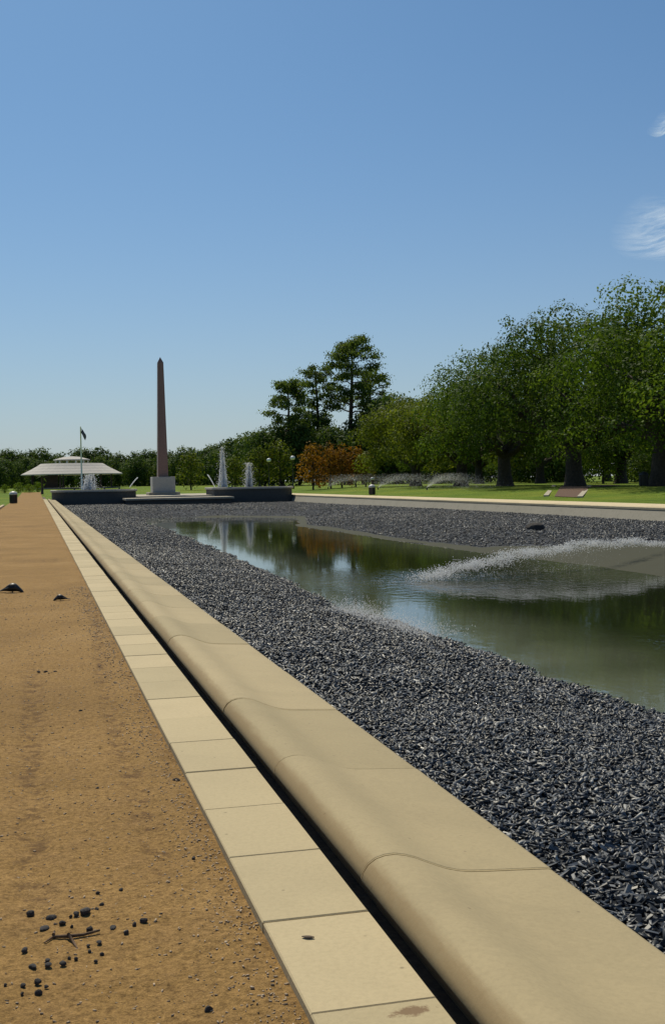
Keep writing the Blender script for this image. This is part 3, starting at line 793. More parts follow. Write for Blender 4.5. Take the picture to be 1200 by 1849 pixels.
# ---------------------------------------------------------------- flagpole
YF = 150.0; XF = at_Y(148, YF)[0]; zf = g1(XF, YF); zt = height_at(146.5, 772, XF, YF)-zf
fp = thing('flagpole', (XF, YF, zf), 'white flagpole with a small drooping dark flag, beside the left fountain', 'flagpole')
MB().tube([(0, 0, 0), (0, 0, zt*.5), (0, 0, zt)], [.12, .10, .07], 10).build('pole', M_white, fp, True)
MB().lathe([(.02, zt), (.08, zt+.05), (.08, zt+.11), (.02, zt+.16)], 10).build('finial', M_white, fp, True)
MB().box(-.3, .3, -.3, .3, -.2, .15, .03).build('base', M_plaza, fp)
fv, ff = [], []
for i in range(9):
    for j in range(5):
        u, w = i/8, j/4
        fv.append((.06+.55*u+.08*math.sin(4*w), .10*math.sin(7*u+2*w), zt-.05-.55*w-1.0*u*(.75+.25*w)+.05*math.sin(6*u)))
for i in range(8):
    for j in range(4): ff.append((i*5+j, i*5+j+1, (i+1)*5+j+1, (i+1)*5+j))
fl = obj('flag', fv, ff, M_flag, fp, True); md = fl.modifiers.new('cloth', 'SOLIDIFY'); md.thickness = .01

# ---------------------------------------------------------------- trees
def blob_leaves(lobes, size, dens, rng, shell=(.84, 1.04), up=0.25, flat=1.0):
    Vs, rn, lb = [], [], []
    for (c, r) in lobes:
        r = np.asarray(r, float); area = 4*math.pi*((r[0]*r[1])**1.6/3+(r[0]*r[2])**1.6/3+(r[1]*r[2])**1.6/3)**(1/1.6)
        n = max(12, int(area*dens))
        d = rng.normal(0, 1, (n, 3)); d /= np.linalg.norm(d, axis=1)[:, None]
        keep = rng.random(n) < .55+.45*(d[:, 2]*.5+.5)
        d = d[keep]; n = len(d)
        # bumpy surface of twig ends
        bmp = 1+.22*np.sin(d[:, 0]*5+c[0]*3)*np.sin(d[:, 1]*5+c[1]*2)+.15*rng.normal(0, 1, n)
        p = np.asarray(c)+d*r*(rng.uniform(*shell, n)*bmp)[:, None]
        nrm = d*1.0+rng.normal(0, .45, (n, 3)); nrm[:, 2] += up; nrm /= np.linalg.norm(nrm, axis=1)[:, None]
        t = np.cross(nrm, rng.normal(0, 1, (n, 3))); t /= np.linalg.norm(t, axis=1)[:, None]+1e-9; b = np.cross(nrm, t)
        s = size*rng.uniform(.6, 1.35, n)[:, None]
        q = np.stack([p-t*s*.62, p+b*s*.36, p+t*s*.62, p-b*s*.36], 1)
        Vs.append(q); rn.append(rng.random(n)); lb.append(np.full(n, rng.random()))
    Vs = np.concatenate(Vs); n = len(Vs)
    return Vs.reshape(-1, 3), np.arange(n*4).reshape(-1, 4), np.repeat(np.concatenate(rn), 4), np.repeat(np.concatenate(lb), 4)
def crown_mesh(lobes, size, dens, m, seed, **kw):
    V, F, a, b = blob_leaves(lobes, size, dens, np.random.default_rng(seed), **kw)
    return fast_mesh('crown', V, F, m, {'rnd': a, 'lobe': b})
def limb(mb, p0, p1, r0, r1, rg, n=5, sag=.06, sides=7):
    p0, p1 = Vector(p0), Vector(p1); L = (p1-p0).length; pts, rad = [], []
    for k in range(n+1):
        u = k/n; p = p0.lerp(p1, u)+Vector((rg.uniform(-1, 1), rg.uniform(-1, 1), rg.uniform(-.5, 1)))*(L*sag*math.sin(math.pi*u)); pts.append(p); rad.append(r0+(r1-r0)*u)
    mb.tube(pts, rad, sides); return pts

def oak_meshes(seed, hgt=12.5, spread=7.5, size=.165, dens=28, m=L_oak, low=2.2):
    rg = random.Random(seed); mb = MB()
    th = hgt*.24
    mb.tube([(0, 0, -.3), (0, 0, .25), (.05, .03, .9), (.1, 0, th*.7), (.05, .05, th)], [.95, .72, .58, .52, .55], 12)
    lobes = []
    nl = 9
    for i in range(nl):
        a = 2*math.pi*i/nl+rg.uniform(-.25, .25); el = rg.choice([.25, .5, .8, 1.05])
        L = spread*rg.uniform(.72, .95)*(1.0 if el < .6 else .85)
        e = (L*math.cos(el)*math.cos(a), L*math.cos(el)*math.sin(a), th+ (hgt-th)*.72*math.sin(el)+.6)
        pts = limb(mb, (0.05, 0.05, th*.8), e, .30, .09, rg, 6)
        for j in range(2):
            q = pts[rg.choice([3, 4, 5, 6])]; a2 = a+rg.uniform(-1.1, 1.1); l2 = rg.uniform(1.2, 2.6)
            e2 = q+Vector((l2*math.cos(a2), l2*math.sin(a2), rg.uniform(-.6, 1.6))); limb(mb, q, e2, .09, .03, rg, 3, .06, 5)
            rr_ = rg.uniform(1.2, 2.1); lobes.append((tuple(e2), (rr_, rr_, rr_*rg.uniform(.62, .85))))
        rr_ = rg.uniform(1.3, 1.9); lobes.append((e, (rr_, rr_, rr_*.75)))
        # drooping outer skirt
        e3 = (e[0]*1.12, e[1]*1.12, max(low+.4, e[2]-rg.uniform(1.5, 3.0))); limb(mb, pts[5], e3, .07, .03, rg, 3, .08, 5); rr_ = rg.uniform(.9, 1.4); lobes.append((e3, (rr_, rr_, rr_*.85)))
    # dome of lobes over the top
    for i in range(19):
        a = i*2.4; u = math.sqrt((i+.5)/19); r = spread*.82*u
        z = th+(hgt-th)*(math.sqrt(max(0, 1-(u*.95)**2))*.90)-rg.uniform(0, 1.1)
        rr_ = rg.uniform(1.1, 2.0); lobes.append(((r*math.cos(a), r*math.sin(a), z), (rr_, rr_, rr_*rg.uniform(.6, .85))))
        if i % 3 == 0: limb(mb, (0, 0, th), (r*math.cos(a)*.9, r*math.sin(a)*.9, z-.3), .14, .03, rg, 4, .06, 5)
    # low skirt and inner foliage
    for i in range(16):
        a = 2*math.pi*i/16+rg.uniform(-.2, .2); r = spread*rg.uniform(.55, 1.02); rr_ = rg.uniform(.9, 1.5)
        z = low+rg.uniform(.7, 3.0); lobes.append(((r*math.cos(a), r*math.sin(a), z), (rr_, rr_, rr_*.8)))
        if i % 2: limb(mb, (r*.25*math.cos(a), r*.25*math.sin(a), th+.6), (r*math.cos(a), r*math.sin(a), z), .09, .03, rg, 3, .06, 5)
    for i in range(8):
        a = rg.uniform(0, 6.283); r = spread*.55*math.sqrt(rg.random()); z = rg.uniform(th+1.2, hgt*.72); rr_ = rg.uniform(1.2, 1.8)
        lobes.append(((r*math.cos(a), r*math.sin(a), z), (rr_, rr_, rr_*.8)))
    # small sprigs breaking the outline
    for i in range(46):
        c, r_ = rg.choice(lobes); a = rg.uniform(0, 6.283); s = rg.uniform(.25, .5)
        lobes.append(((c[0]+r_[0]*1.05*math.cos(a), c[1]+r_[0]*1.05*math.sin(a), c[2]+r_[2]*rg.uniform(.2, 1.1)), (s, s, s*.8)))
    tm = mesh('trunk', mb.v, mb.f, M_bark, True)
    return tm, crown_mesh(lobes, size, dens, m, seed)
def round_tree_meshes(seed, hgt, spread, size, dens, m, bark=M_bark, trunk_h=.22, tall=1.0, nl=22):
    rg = random.Random(seed); mb = MB(); th = hgt*trunk_h
    mb.tube([(0, 0, -.3), (0, 0, th*.5), (.05, 0, th), (0, .05, hgt*.75)], [.03*hgt, .024*hgt, .02*hgt, .008*hgt], 8)
    lobes = []
    for i in range(nl):
        u = (i+.5)/nl; z = th+(hgt-th)*(.08+.84*u); w = math.sin(math.pi*min(1, (.18+.82*u)))**.75*spread
        a = i*2.4+rg.uniform(-.4, .4); r = w*rg.uniform(.35, .8); rr_ = spread*rg.uniform(.34, .5)
        p = (r*math.cos(a), r*math.sin(a), z); lobes.append((p, (rr_, rr_, rr_*.85*tall)))
        limb(mb, (0, 0, max(th*.8, z-r*.6)), p, .010*hgt, .004*hgt, rg, 3, .05, 5)
    for i in range(nl*2):
        c, r_ = rg.choice(lobes[:nl]); a = rg.uniform(0, 6.283); s = spread*rg.uniform(.06, .12)
        lobes.append(((c[0]+r_[0]*1.05*math.cos(a), c[1]+r_[0]*1.05*math.sin(a), c[2]+r_[2]*rg.uniform(-.2, 1.1)), (s, s, s)))
    return mesh('trunk', mb.v, mb.f, bark, True), crown_mesh(lobes, size, dens, m, seed)
def pine_meshes(seed, hgt, spread, first=.42, size=.30, dens=9.0, crook=.4):
    rg = random.Random(seed); mb = MB(); pts = []; rad = []
    for k in range(10):
        u = k/9; pts.append((crook*math.sin(u*3+seed), crook*.6*math.sin(u*4), hgt*.97*u-.3*(k == 0))); rad.append(.021*hgt*(1-u)**.8+.05)
    mb.tube(pts, rad, 9); lobes = []
    nb = 30
    for i in range(nb):
        u = first+(1-first)*(i/(nb-1)); z = hgt*.95*u
        k = u*9; j = min(8, int(k)); q = Vector(pts[j]).lerp(Vector(pts[j+1]), k-j)
        a = i*2.4+rg.uniform(-.5, .5)
        prof_ = (.75+.35*((u-first)/(1-first)) if u < .75 else 1.0*(1-(u-.75)/.25*.42))
        L = spread*prof_*rg.uniform(.55, 1.0)
        e = q+Vector((L*math.cos(a), L*math.sin(a), L*rg.uniform(.05, .38)))
        limb(mb, q, e, .010*hgt*(1.15-u), .03, rg, 4, .08, 5)
        for m_ in range(3):
            f_ = rg.uniform(.55, 1.08); c = q.lerp(e, f_)+Vector((rg.uniform(-.6, .6), rg.uniform(-.6, .6), rg.uniform(0, .4))); rr_ = rg.uniform(.6, 1.25)*spread/3.6
            lobes.append((tuple(c), (rr_, rr_, rr_*rg.uniform(.42, .62))))
    top = pts[-1]
    for i in range(7):
        rr_ = spread/4*rg.uniform(.7, 1.1); lobes.append(((top[0]+rg.uniform(-1, 1)*spread*.3, top[1]+rg.uniform(-1, 1)*spread*.3, top[2]-rg.uniform(0, .06)*hgt), (rr_, rr_, rr_*.55)))
    return mesh('trunk', mb.v, mb.f, M_palebark, True), crown_mesh(lobes, size, dens, L_pine, seed, shell=(.3, 1.05))
def plant(name, meshes, X, Y, label, cat, group=None, rz=0.0, scale=1.0, z=None):
    t = thing(name, (X, Y, g1(X, Y)-.05 if z is None else z), label, cat, group, rz, scale)
    link(bpy.data.objects.new('trunk', meshes[0]), t); link(bpy.data.objects.new('crown', meshes[1]), t)
    return t

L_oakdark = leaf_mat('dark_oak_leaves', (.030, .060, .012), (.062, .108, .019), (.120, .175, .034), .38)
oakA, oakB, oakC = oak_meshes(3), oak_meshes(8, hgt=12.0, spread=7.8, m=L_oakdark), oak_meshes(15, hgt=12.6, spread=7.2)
oliveA = oak_meshes(21, hgt=10.5, spread=7.0, size=.22, dens=17, m=L_olive, low=1.2)
ORD = 'first second third fourth fifth sixth seventh eighth ninth tenth eleventh twelfth thirteenth fourteenth fifteenth sixteenth seventeenth eighteenth nineteenth'.split()
XROW = 39.0
def on_row(depth):  # row parallel to the pool
    return XROW, math.sqrt(max(1, depth**2-(XROW*.25)**2))
rows = [
 (1410, oakC, 1.12, 2.1, 'live oak at the right edge of the picture, its crown cut off by the frame'),
 (1192, oakA, 1.10, .4, 'tallest live oak, at the right edge, with its trunk cut by the frame'),
 (1037, oakB, 1.13, 1.9, 'broad live oak with a thick trunk behind the brown mulch patch'),
 (911, oakC, 1.03, 3.6, 'live oak with a dark trunk left of the thick-trunked oak'),
 (832, oliveA, .98, 5.2, 'lower olive green oak next to the tall dark oaks'),
 (750, oliveA, .92, .9, 'olive green oak at the left end of the oak row'),
]
for px, ms, s, rz, lab in rows:
    X, Y = at_X(px, XROW); plant('live_oak', ms, X, Y, lab, 'tree', 'live oaks in a row beside the pool', rz, s)
# second row, mostly hidden behind the first
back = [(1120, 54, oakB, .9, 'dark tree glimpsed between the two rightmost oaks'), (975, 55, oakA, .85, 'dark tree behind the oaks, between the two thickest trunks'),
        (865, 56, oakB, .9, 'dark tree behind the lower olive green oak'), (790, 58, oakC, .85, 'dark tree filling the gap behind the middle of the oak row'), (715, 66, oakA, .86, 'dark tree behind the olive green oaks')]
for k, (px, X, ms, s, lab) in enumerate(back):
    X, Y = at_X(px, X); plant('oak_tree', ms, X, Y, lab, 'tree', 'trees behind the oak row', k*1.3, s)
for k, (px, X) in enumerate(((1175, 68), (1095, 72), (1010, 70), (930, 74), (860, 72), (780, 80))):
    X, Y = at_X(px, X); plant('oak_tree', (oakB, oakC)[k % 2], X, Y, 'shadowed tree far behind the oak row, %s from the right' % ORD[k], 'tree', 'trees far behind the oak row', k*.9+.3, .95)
# hedge-like trees closing the view at the right under the crowns
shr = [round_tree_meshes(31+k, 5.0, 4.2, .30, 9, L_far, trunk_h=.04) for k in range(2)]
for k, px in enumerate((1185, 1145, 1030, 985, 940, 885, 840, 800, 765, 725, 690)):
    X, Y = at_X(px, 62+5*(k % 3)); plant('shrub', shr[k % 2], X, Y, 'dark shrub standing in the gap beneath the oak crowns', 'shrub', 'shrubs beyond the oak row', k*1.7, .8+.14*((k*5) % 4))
br = round_tree_meshes(44, 5.0, 2.6, .20, 13, L_bright, trunk_h=.12)
X, Y = at_X(1088, 52); plant('small_tree', br, X, Y, 'small bright green tree glowing between two oak trunks', 'tree', None, 0, 1.0)

# pines
def pine_at(px, py_top, depth, spread, seed, label, first, crook=.4):
    X, Y = at_Y(px, depth); z = g1(X, Y); hgt = height_at(px, py_top, X, Y)-z
    plant('pine_tree', pine_meshes(seed, hgt, spread, first, crook=crook), X, Y, label, 'tree', 'tall pines')
pine_at(635, 612, 190, 6.0, 5, 'tallest pine with a bare trunk and tiered crown', .50)
pine_at(514, 690, 185, 4.7, 12, 'leftmost tall pine with an airy rounded crown', .42, .9)
pine_at(572, 664, 196, 4.3, 19, 'slender pine between the tallest pine and the leftmost pine', .45)
pine_at(674, 668, 198, 4.0, 27, 'pine just right of the tallest pine, partly hidden by it', .40)

# mid-distance round trees under the pines, rusty and yellow small trees before them
rt = [round_tree_meshes(50+k, 9.0, 4.6, .36, 7.0, L_far, trunk_h=.08) for k in range(4)]
def tree_px(name, ms, base_h, px, py_top, depth, label, cat='tree', group=None, k=0):
    X, Y = at_Y(px, depth); z = g1(X, Y)-.05; s = (height_at(px, py_top, X, Y)-z)/base_h
    plant(name, ms, X, Y, label, cat, group, k*1.1, s, z)
mids = [(478, 782, 185), (505, 772, 188), (540, 775, 184), (565, 752, 192), (596, 778, 184), (622, 784, 182), (655, 757, 190), (690, 735, 188), (716, 722, 178)]
for k, (px, py, d) in enumerate(mids):
    tree_px('broadleaf_tree', rt[k % 4], 9.0, px, py, d, 'dark green tree in the clump at the foot of the pines, %s from the left' % ORD[k], group='trees around the feet of the pines', k=k)
ru = [round_tree_meshes(70+k, 5.0, 1.9, .22, 11, m_, trunk_h=.12, tall=1.25, nl=16) for k, m_ in enumerate((L_rust, L_gold, L_rust))]
for px, py, q, lab in ((565, 808, 0, 'rust orange small tree, leftmost and reddest of the autumn trees'), (597, 808, 2, 'orange green small tree, second of the autumn trees from the left'), (617, 810, 2, 'orange small tree, third of the autumn trees from the left'), (642, 813, 0, 'orange brown small tree, rightmost but one of the autumn trees'), (660, 818, 1, 'rightmost yellow green small tree of the autumn trees')):
    tree_px('autumn_tree', ru[q], 5.0, px, py, 126, lab, group='small autumn coloured trees', k=px)
ol = round_tree_meshes(77, 5.0, 2.0, .24, 11, L_olive, trunk_h=.10, tall=1.2, nl=16)
for px, py, lab in ((468, 812, 'small yellowish tree left of the first lamp post'), (506, 800, 'small yellowish tree between the two lamp posts'), (345, 822, 'small olive tree right of the obelisk'), (425, 828, 'small olive tree between the two fountain jets')):
    tree_px('small_tree', ol, 5.0, px, py, 165, lab, k=px)
# far tree line
ft = [round_tree_meshes(90+k, 10.0, 5.8, .50, 4.2, L_far, trunk_h=.06, nl=26) for k in range(4)]
prof_px = [(-20, 824), (15, 820), (45, 824), (75, 820), (105, 828), (150, 818), (180, 817), (215, 827), (250, 824), (275, 821), (305, 822), (335, 818), (362, 821), (385, 812), (410, 806), (432, 801), (455, 796), (472, 790)]
for k, (px, py) in enumerate(prof_px):
    d = 290 if px < 300 else 260-(px-300)*.3
    tree_px('broadleaf_tree', ft[k % 4], 9.7, px, py, d, 'distant green tree in the line along the horizon, %s from the left' % ORD[k], group='tree line on the horizon', k=k)
for k, px in enumerate(range(-16, 480, 22)):
    tree_px('broadleaf_tree', ft[(k+2) % 4], 9.7, px+7*((k*3) % 3), 832+4*(k % 3), 255+8*(k % 4), 'low distant green tree in front of the horizon tree line', group='lower trees before the horizon line', k=k)

# little palm and low plants at the end of the path
X, Y = at_Y(76, 150); zt = height_at(76, 858, X, Y)
pm = thing('palm_tree', (X, Y, g1(X, Y)), 'small palm with a slim trunk at the end of the dirt path', 'tree')
MB().tube([(0, 0, 0), (.05, 0, 1.0), (0, 0, zt-g1(X, Y)-.2)], [.18, .13, .11], 8).build('trunk', M_bark, pm, True)
mb = MB(); rg = random.Random(3); h_ = zt-g1(X, Y)-.2
for i in range(16):
    a = i*2.4; el = rg.uniform(-.2, 1.1); L = rg.uniform(.7, 1.0)
    prev = None
    for k in range(6):
        u = k/5; r = L*u*math.cos(el*.6); zz = h_+L*u*math.sin(el)-.55*u*u*L; w = .10*math.sin(math.pi*(.15+.8*u))
        c = Vector((r*math.cos(a), r*math.sin(a), zz)); s = Vector((-math.sin(a), math.cos(a), 0))*w
        cur = (c-s, c+Vector((0, 0, .03)), c+s)
        if prev: mb.add(list(prev)+list(cur), [(0, 3, 4, 1), (1, 4, 5, 2)])
        prev = cur
mb.build('crown', L_pine, pm)
low = round_tree_meshes(140, 1.2, .9, .12, 40, L_bright, trunk_h=.05, nl=12)
for k, px in enumerate((8, 34, 52, 68)):
    X, Y = at_Y(px, 168+3*(k % 2)); plant('shrub', low, X, Y, 'low green shrub where the dirt path ends, %s from the left' % ORD[k], 'shrub', 'low shrubs at the end of the path', k*2.0, .9+.2*(k % 2))

# ---------------------------------------------------------------- street furniture
def bin_(X, Y, label, dome=True, s=1.0):
    t = thing('litter_bin', (X, Y, g1(X, Y)), label, 'bin', 'litter bins', 0, s)
    MB().lathe([(.24, 0), (.25, .04), (.27, .60), (.28, .62)], 20).build('body', M_dark, t, True)
    bd = t.children[0]
    for i in range(14):
        a = 2*math.pi*i/14; o = MB().box(-.02, .02, -.012, .012, .04, .60).build('slat', M_dark, bd); o.location = (.268*math.cos(a), .268*math.sin(a), 0); o.rotation_euler = (0, 0, a+math.pi/2)
    pr = [(.30, .622), (.31, .66), (.28, .74), (.20, .82), (.09, .87), (.02, .88)]
    MB().lathe(pr, 20).build('lid', M_dome if dome else M_dark, t, True)
    return t
P_ = at_z(20, 909, 0); bin_(X_DIRT0+.34, P_[1], 'dark litter bin with a pale domed lid at the left edge of the path')
X, Y = at_X(671, 24.6); bin_(X, Y, 'dark litter bin with a pale domed lid on the far pavement', True, .9)
X, Y = at_X(1161, 37.5); bin_(X, Y, 'plain dark litter bin under the rightmost oaks', False, 1.05)
X, Y = at_X(672, 26.2); pt = thing('marker_post', (X, Y, g1(X, Y)-.03), 'short brown post with a pale cap behind the domed litter bin', 'post')
zt = height_at(672, 862, X, Y)-g1(X, Y)
MB().lathe([(.09, 0), (.09, zt-.18)], 12).build('shaft', M_twig, pt, True)
MB().lathe([(.13, zt-.17), (.17, zt-.10), (.14, zt), (.03, zt+.04)], 12).build('cap', M_dome, pt, True)
for px, py, d, lab in ((486, 831, 150, 'smaller lamp post with a white globe among the yellowish trees'), (529, 827, 138, 'nearer lamp post with a white globe, left of the rust orange tree')):
    X, Y = at_Y(px, d); z = g1(X, Y); zt = height_at(px, py, X, Y)-z
    t = thing('lamp_post', (X, Y, z), lab, 'lamp post', 'globe lamp posts')
    MB().lathe([(.16, 0), (.15, .25), (.07, .4), (.055, zt-.35), (.10, zt-.3), (.12, zt-.24)], 12).build('pole', M_dark, t, True)
    pr = [(.05+.25*math.sin(math.pi*k/10)*.98, zt-.24+.5*(1-math.cos(math.pi*k/10))/2) for k in range(11)]; MB().lathe(pr, 16).build('globe', M_lamp, t, True)

# mulch patch with two pale edgings on the right lawn
def on_ground(px, py):
    z = .2
    for _ in range(8):
        p = at_z(px, py, z); z = g1(p[0], p[1])
    return at_z(px, py, z)
mp_ = [on_ground(*q) for q in ((1000, 895.5), (1040, 897), (1078, 888), (1120, 884), (1090, 879), (1035, 879), (1015, 886))]
# subdivide the patch as a fan so that it follows the lawn
cen = sum(mp_)/len(mp_); fv = [cen]; nf = []; K = 5
ringpts = []
for i in range(len(mp_)):
    for u in range(4): ringpts.append(mp_[i]*(1-u/4)+mp_[(i+1) % len(mp_)]*(u/4))
fv = []
for k in range(1, K+1):
    for p in ringpts:
        q = cen+(p-cen)*(k/K); fv.append((q[0], q[1], g1(q[0], q[1])-.02))
nr = len(ringpts); fv.append((cen[0], cen[1], g1(cen[0], cen[1])-.02)); ci = len(fv)-1
for i in range(nr):
    nf.append((ci, i, (i+1) % nr))
    for k in range(K-1): nf.append((k*nr+i, (k+1)*nr+i, (k+1)*nr+(i+1) % nr, k*nr+(i+1) % nr))
tag(obj('mulch_bed', fv, nf, M_mulch, None, True), 'brown mulch patch on the lawn before the thick-trunked oak', kind='structure')
for a, b, lab in (((985, 895), (1000, 889), 'pale stone edging left of the mulch patch'), ((1046, 897), (1064, 891), 'pale stone edging right of the mulch patch')):
    p, q = on_ground(*a), on_ground(*b); d = (q-p); d[2] = 0; L = np.linalg.norm(d); d /= L; s = np.array([-d[1], d[0], 0])*.14
    zb = np.array([0, 0, 1])
    za, zq = g1(*p[:2]), g1(*q[:2])
    vv = [p-s, p+s, q+s, q-s]; v = [(x[0], x[1], z-.1) for x, z in zip(vv, (za, za, zq, zq))]+[(x[0], x[1], z+.03) for x, z in zip(vv, (za, za, zq, zq))]
    tag(obj('stone_edging', v, [(0, 1, 2, 3), (7, 6, 5, 4), (0, 4, 5, 1), (1, 5, 6, 2), (2, 6, 7, 3), (3, 7, 4, 0)], M_plaza), lab, 'edging', 'edgings of the mulch patch')

# lawn sprinklers: small heads with fans of drops
for i, (px0, py0, pxa, pya, pxe, lab) in enumerate(((592, 880, 645, 857, 700, 'low arc of sprinkler spray over the lawn, leftmost'), (682, 878, 735, 856, 790, 'low arc of sprinkler spray right of the pavement bin'), (770, 876, 815, 856, 865, 'low arc of sprinkler spray, the rightmost, before the olive green oaks'))):
    X0, Y0_ = at_X(px0, 31.0); X1, Y1_ = at_X(pxe, 31.5); z0 = g1(X0, Y0_); hz = height_at(pxa, pya, *at_X(pxa, 31.2))
    t = thing('sprinkler', (X0, Y0_, z0-.03), lab, 'sprinkler', 'lawn sprinklers')
    MB().lathe([(.06, 0), (.05, .18), (.03, .22), (.05, .25)], 10).build('head', M_dark, t)
    r_ = np.random.default_rng(i+60); n = 6000; u = r_.random(n)**.9; fan = r_.normal(0, .14, n); lift = r_.uniform(.55, 1.0, n)
    dx, dy = X1-X0, Y1_-Y0_
    x = u*(dx*np.cos(fan)-dy*np.sin(fan)); y = u*(dx*np.sin(fan)+dy*np.cos(fan)); z = .2+lift*(hz-z0)*4*u*(1-u)*.95-.05*u+r_.normal(0, .08, n)*u
    drop_obj('spray', np.stack([x, y, np.maximum(z, .02)], -1), r_.uniform(.008, .022, n), M_mist, t)

# ---------------------------------------------------------------- small things on the path
def rock_mesh(seed, sx, sy, sz, m, sub=2):
    import bmesh
    bm = bmesh.new(); bmesh.ops.create_icosphere(bm, subdivisions=sub, radius=1.0); rg = np.random.default_rng(seed); k = rg.normal(0, 1, (5, 3)); ph = rg.uniform(0, 6.28, 5)
    for v in bm.verts:
        c = np.array(v.co); s = 1+.13*sum(math.sin(1.6*(k[i]@c)+ph[i]) for i in range(5))/1.6
        # a few flat broken faces
        for i in range(3):
            q = k[i]/np.linalg.norm(k[i]); e = c@q
            if e > .62: c = c-q*(e-.62)*.8
        c = c*s; v.co = (c[0]*sx, c[1]*sy, c[2]*sz)
    me = bpy.data.meshes.new('stone'); bm.to_mesh(me); bm.free(); me.materials.append(m); me.update(); return me
def px_m(px, py): return FPX/project(at_z(px, py, -.02))[2]
def path_stone(px, py, w, h, label, group=None, m=M_pathstone, seed=0):
    p = at_z(px, py, -.024); s = px_m(px, py); hw = w/s/2
    sz = max(.3*hw, min(.8*hw, h/s*.42))
    me = rock_mesh(seed+int(px*3+py), hw, hw*.8, sz, m)
    o = link(bpy.data.objects.new('stone', me)); o.location = (p[0], p[1]+hw*.3, -.028+sz*.5); o.rotation_euler = (0, 0, (px*1.7) % 6.28)
    tag(o, label, 'stone', group); return o
G = 'small dark stones scattered around the twig'
path_stone(154, 1650, 22, 26, 'largest dark stone of the scatter, above the twig')
path_stone(138, 1653, 16, 20, 'dark stone touching the left side of the largest stone')
path_stone(260, 1664, 17, 21, 'lone upright dark stone to the right of the twig')
path_stone(377, 1824, 17, 17, 'lone dark stone near the bottom edge, away from the scatter')
path_stone(350, 1550, 10, 10, 'small dark stone near the slabs, above the scatter')
path_stone(319, 1410, 14, 10, 'dark stone lying against the edge of the slabs')
path_stone(57, 1650, 19, 13, 'dark flat stone at the left of the scatter')
for px, py, w, h in ((94, 1657, 20, 11), (113, 1668, 13, 12), (80, 1677, 20, 9), (130, 1672, 8, 9), (163, 1678, 14, 12), (204, 1675, 17, 9), (228, 1685, 14, 13), (243, 1670, 13, 15), (175, 1642, 10, 12), (184, 1634, 11, 11), (177, 1612, 9, 13), (219, 1607, 10, 11), (180, 1702, 14, 9), (160, 1707, 10, 8), (162, 1717, 9, 8), (184, 1722, 12, 8), (45, 1717, 15, 12), (86, 1734, 13, 10), (88, 1743, 17, 11), (60, 1746, 20, 11), (114, 1740, 15, 11), (125, 1729, 8, 9), (137, 1731, 9, 9), (68, 1774, 16, 13), (70, 1794, 16, 19), (42, 1780, 13, 12), (84, 1781, 11, 8), (40, 1794, 9, 9), (10, 1778, 9, 9), (128, 1654, 8, 8), (291, 1650, 8, 8), (173, 1735, 9, 7)):
    path_stone(px, py, w, h, 'small dark stone in the loose scatter around the twig', G)
for px, py, w_ in ((70, 1213, 'left'), (83, 1213, 'middle'), (100, 1213, 'right')):
    path_stone(px, py, 8, 5, '%s one of three tiny dark stones in a short row on the path' % w_, 'three tiny stones in a row')
path_stone(146, 1283, 8, 6, 'tiny dark stone alone in the middle of the path')
path_stone(176, 1423, 8, 7, 'tiny dark stone alone between the two damp tracks')
# twig
tw = thing('twig', tuple(at_z(130, 1697, -.02)), 'forked brown twig lying among the dark stones', 'twig')
def tl(px, py, dz=0.0):
    p = at_z(px, py, -.03); return Vector((p[0], p[1], float(dirt_z(np.array([p[0]]), np.array([p[1]]))[0])+.003+dz))-tw.location
mb = MB(); mb.tube([tl(80, 1704), tl(97, 1695, .002), (tl(124, 1696, .004)), tl(150, 1691, .003), tl(181, 1686, .006)], [.002, .004, .0055, .0045, .003], 7); mb.build('stem', M_twig, tw, True)
mb = MB(); mb.tube([tl(124, 1696, .010), tl(133, 1704), tl(140, 1713)], [.005, .004, .002], 7); mb.build('side_shoot', M_twig, tw, True)
mb = MB(); mb.tube([tl(97, 1695, .008), tl(99, 1689, .006)], [.005, .003], 6); mb.build('side_shoot', M_twig, tw, True)
# pale and brown grit on the earth
rg2 = np.random.default_rng(77); n = 6500
y = 1.9+rg2.random(n)**1.6*13; x = rg2.uniform(-1.5, X_SLAB0-.01, n); k = rg2.random(n) < .35; x[k] = X_SLAB0-.005-np.abs(rg2.normal(0, .10, k.sum()))
z = dirt_z(x, y)+.001
s = rg2.uniform(.003, .0085, n)*(1+y/14)
V, F, rr = chips(np.stack([x, y, z], -1), s, rg2, .3, (.55, .95))
gr = link(bpy.data.objects.new('grit', fast_mesh('grit', V, F, M_grit, {'rnd': rr})), path); tag(gr, kind='stuff')
# fallen leaf on the slab
p = at_z(556, 1692, .002)
v, f = [], []
for i in range(7):
    u = i/6; w = .009*math.sin(math.pi*(.08+.84*u)); c = .0015*math.sin(math.pi*u)
    v += [(-w, (u-.5)*.036, .0012), (0, (u-.5)*.036, .0012+c), (w, (u-.5)*.036, .0012)]
for i in range(6): f += [(i*3, i*3+1, i*3+4, i*3+3), (i*3+1, i*3+2, i*3+5, i*3+4)]
lf = obj('fallen_leaf', v, f, M_leafbrown, None, True); lf.location = p; lf.rotation_euler = (0, 0, 1.1); md = lf.modifiers.new('thickness', 'SOLIDIFY'); md.thickness = .0008
tag(lf, 'small brown fallen leaf lying on a pale slab', 'leaf')

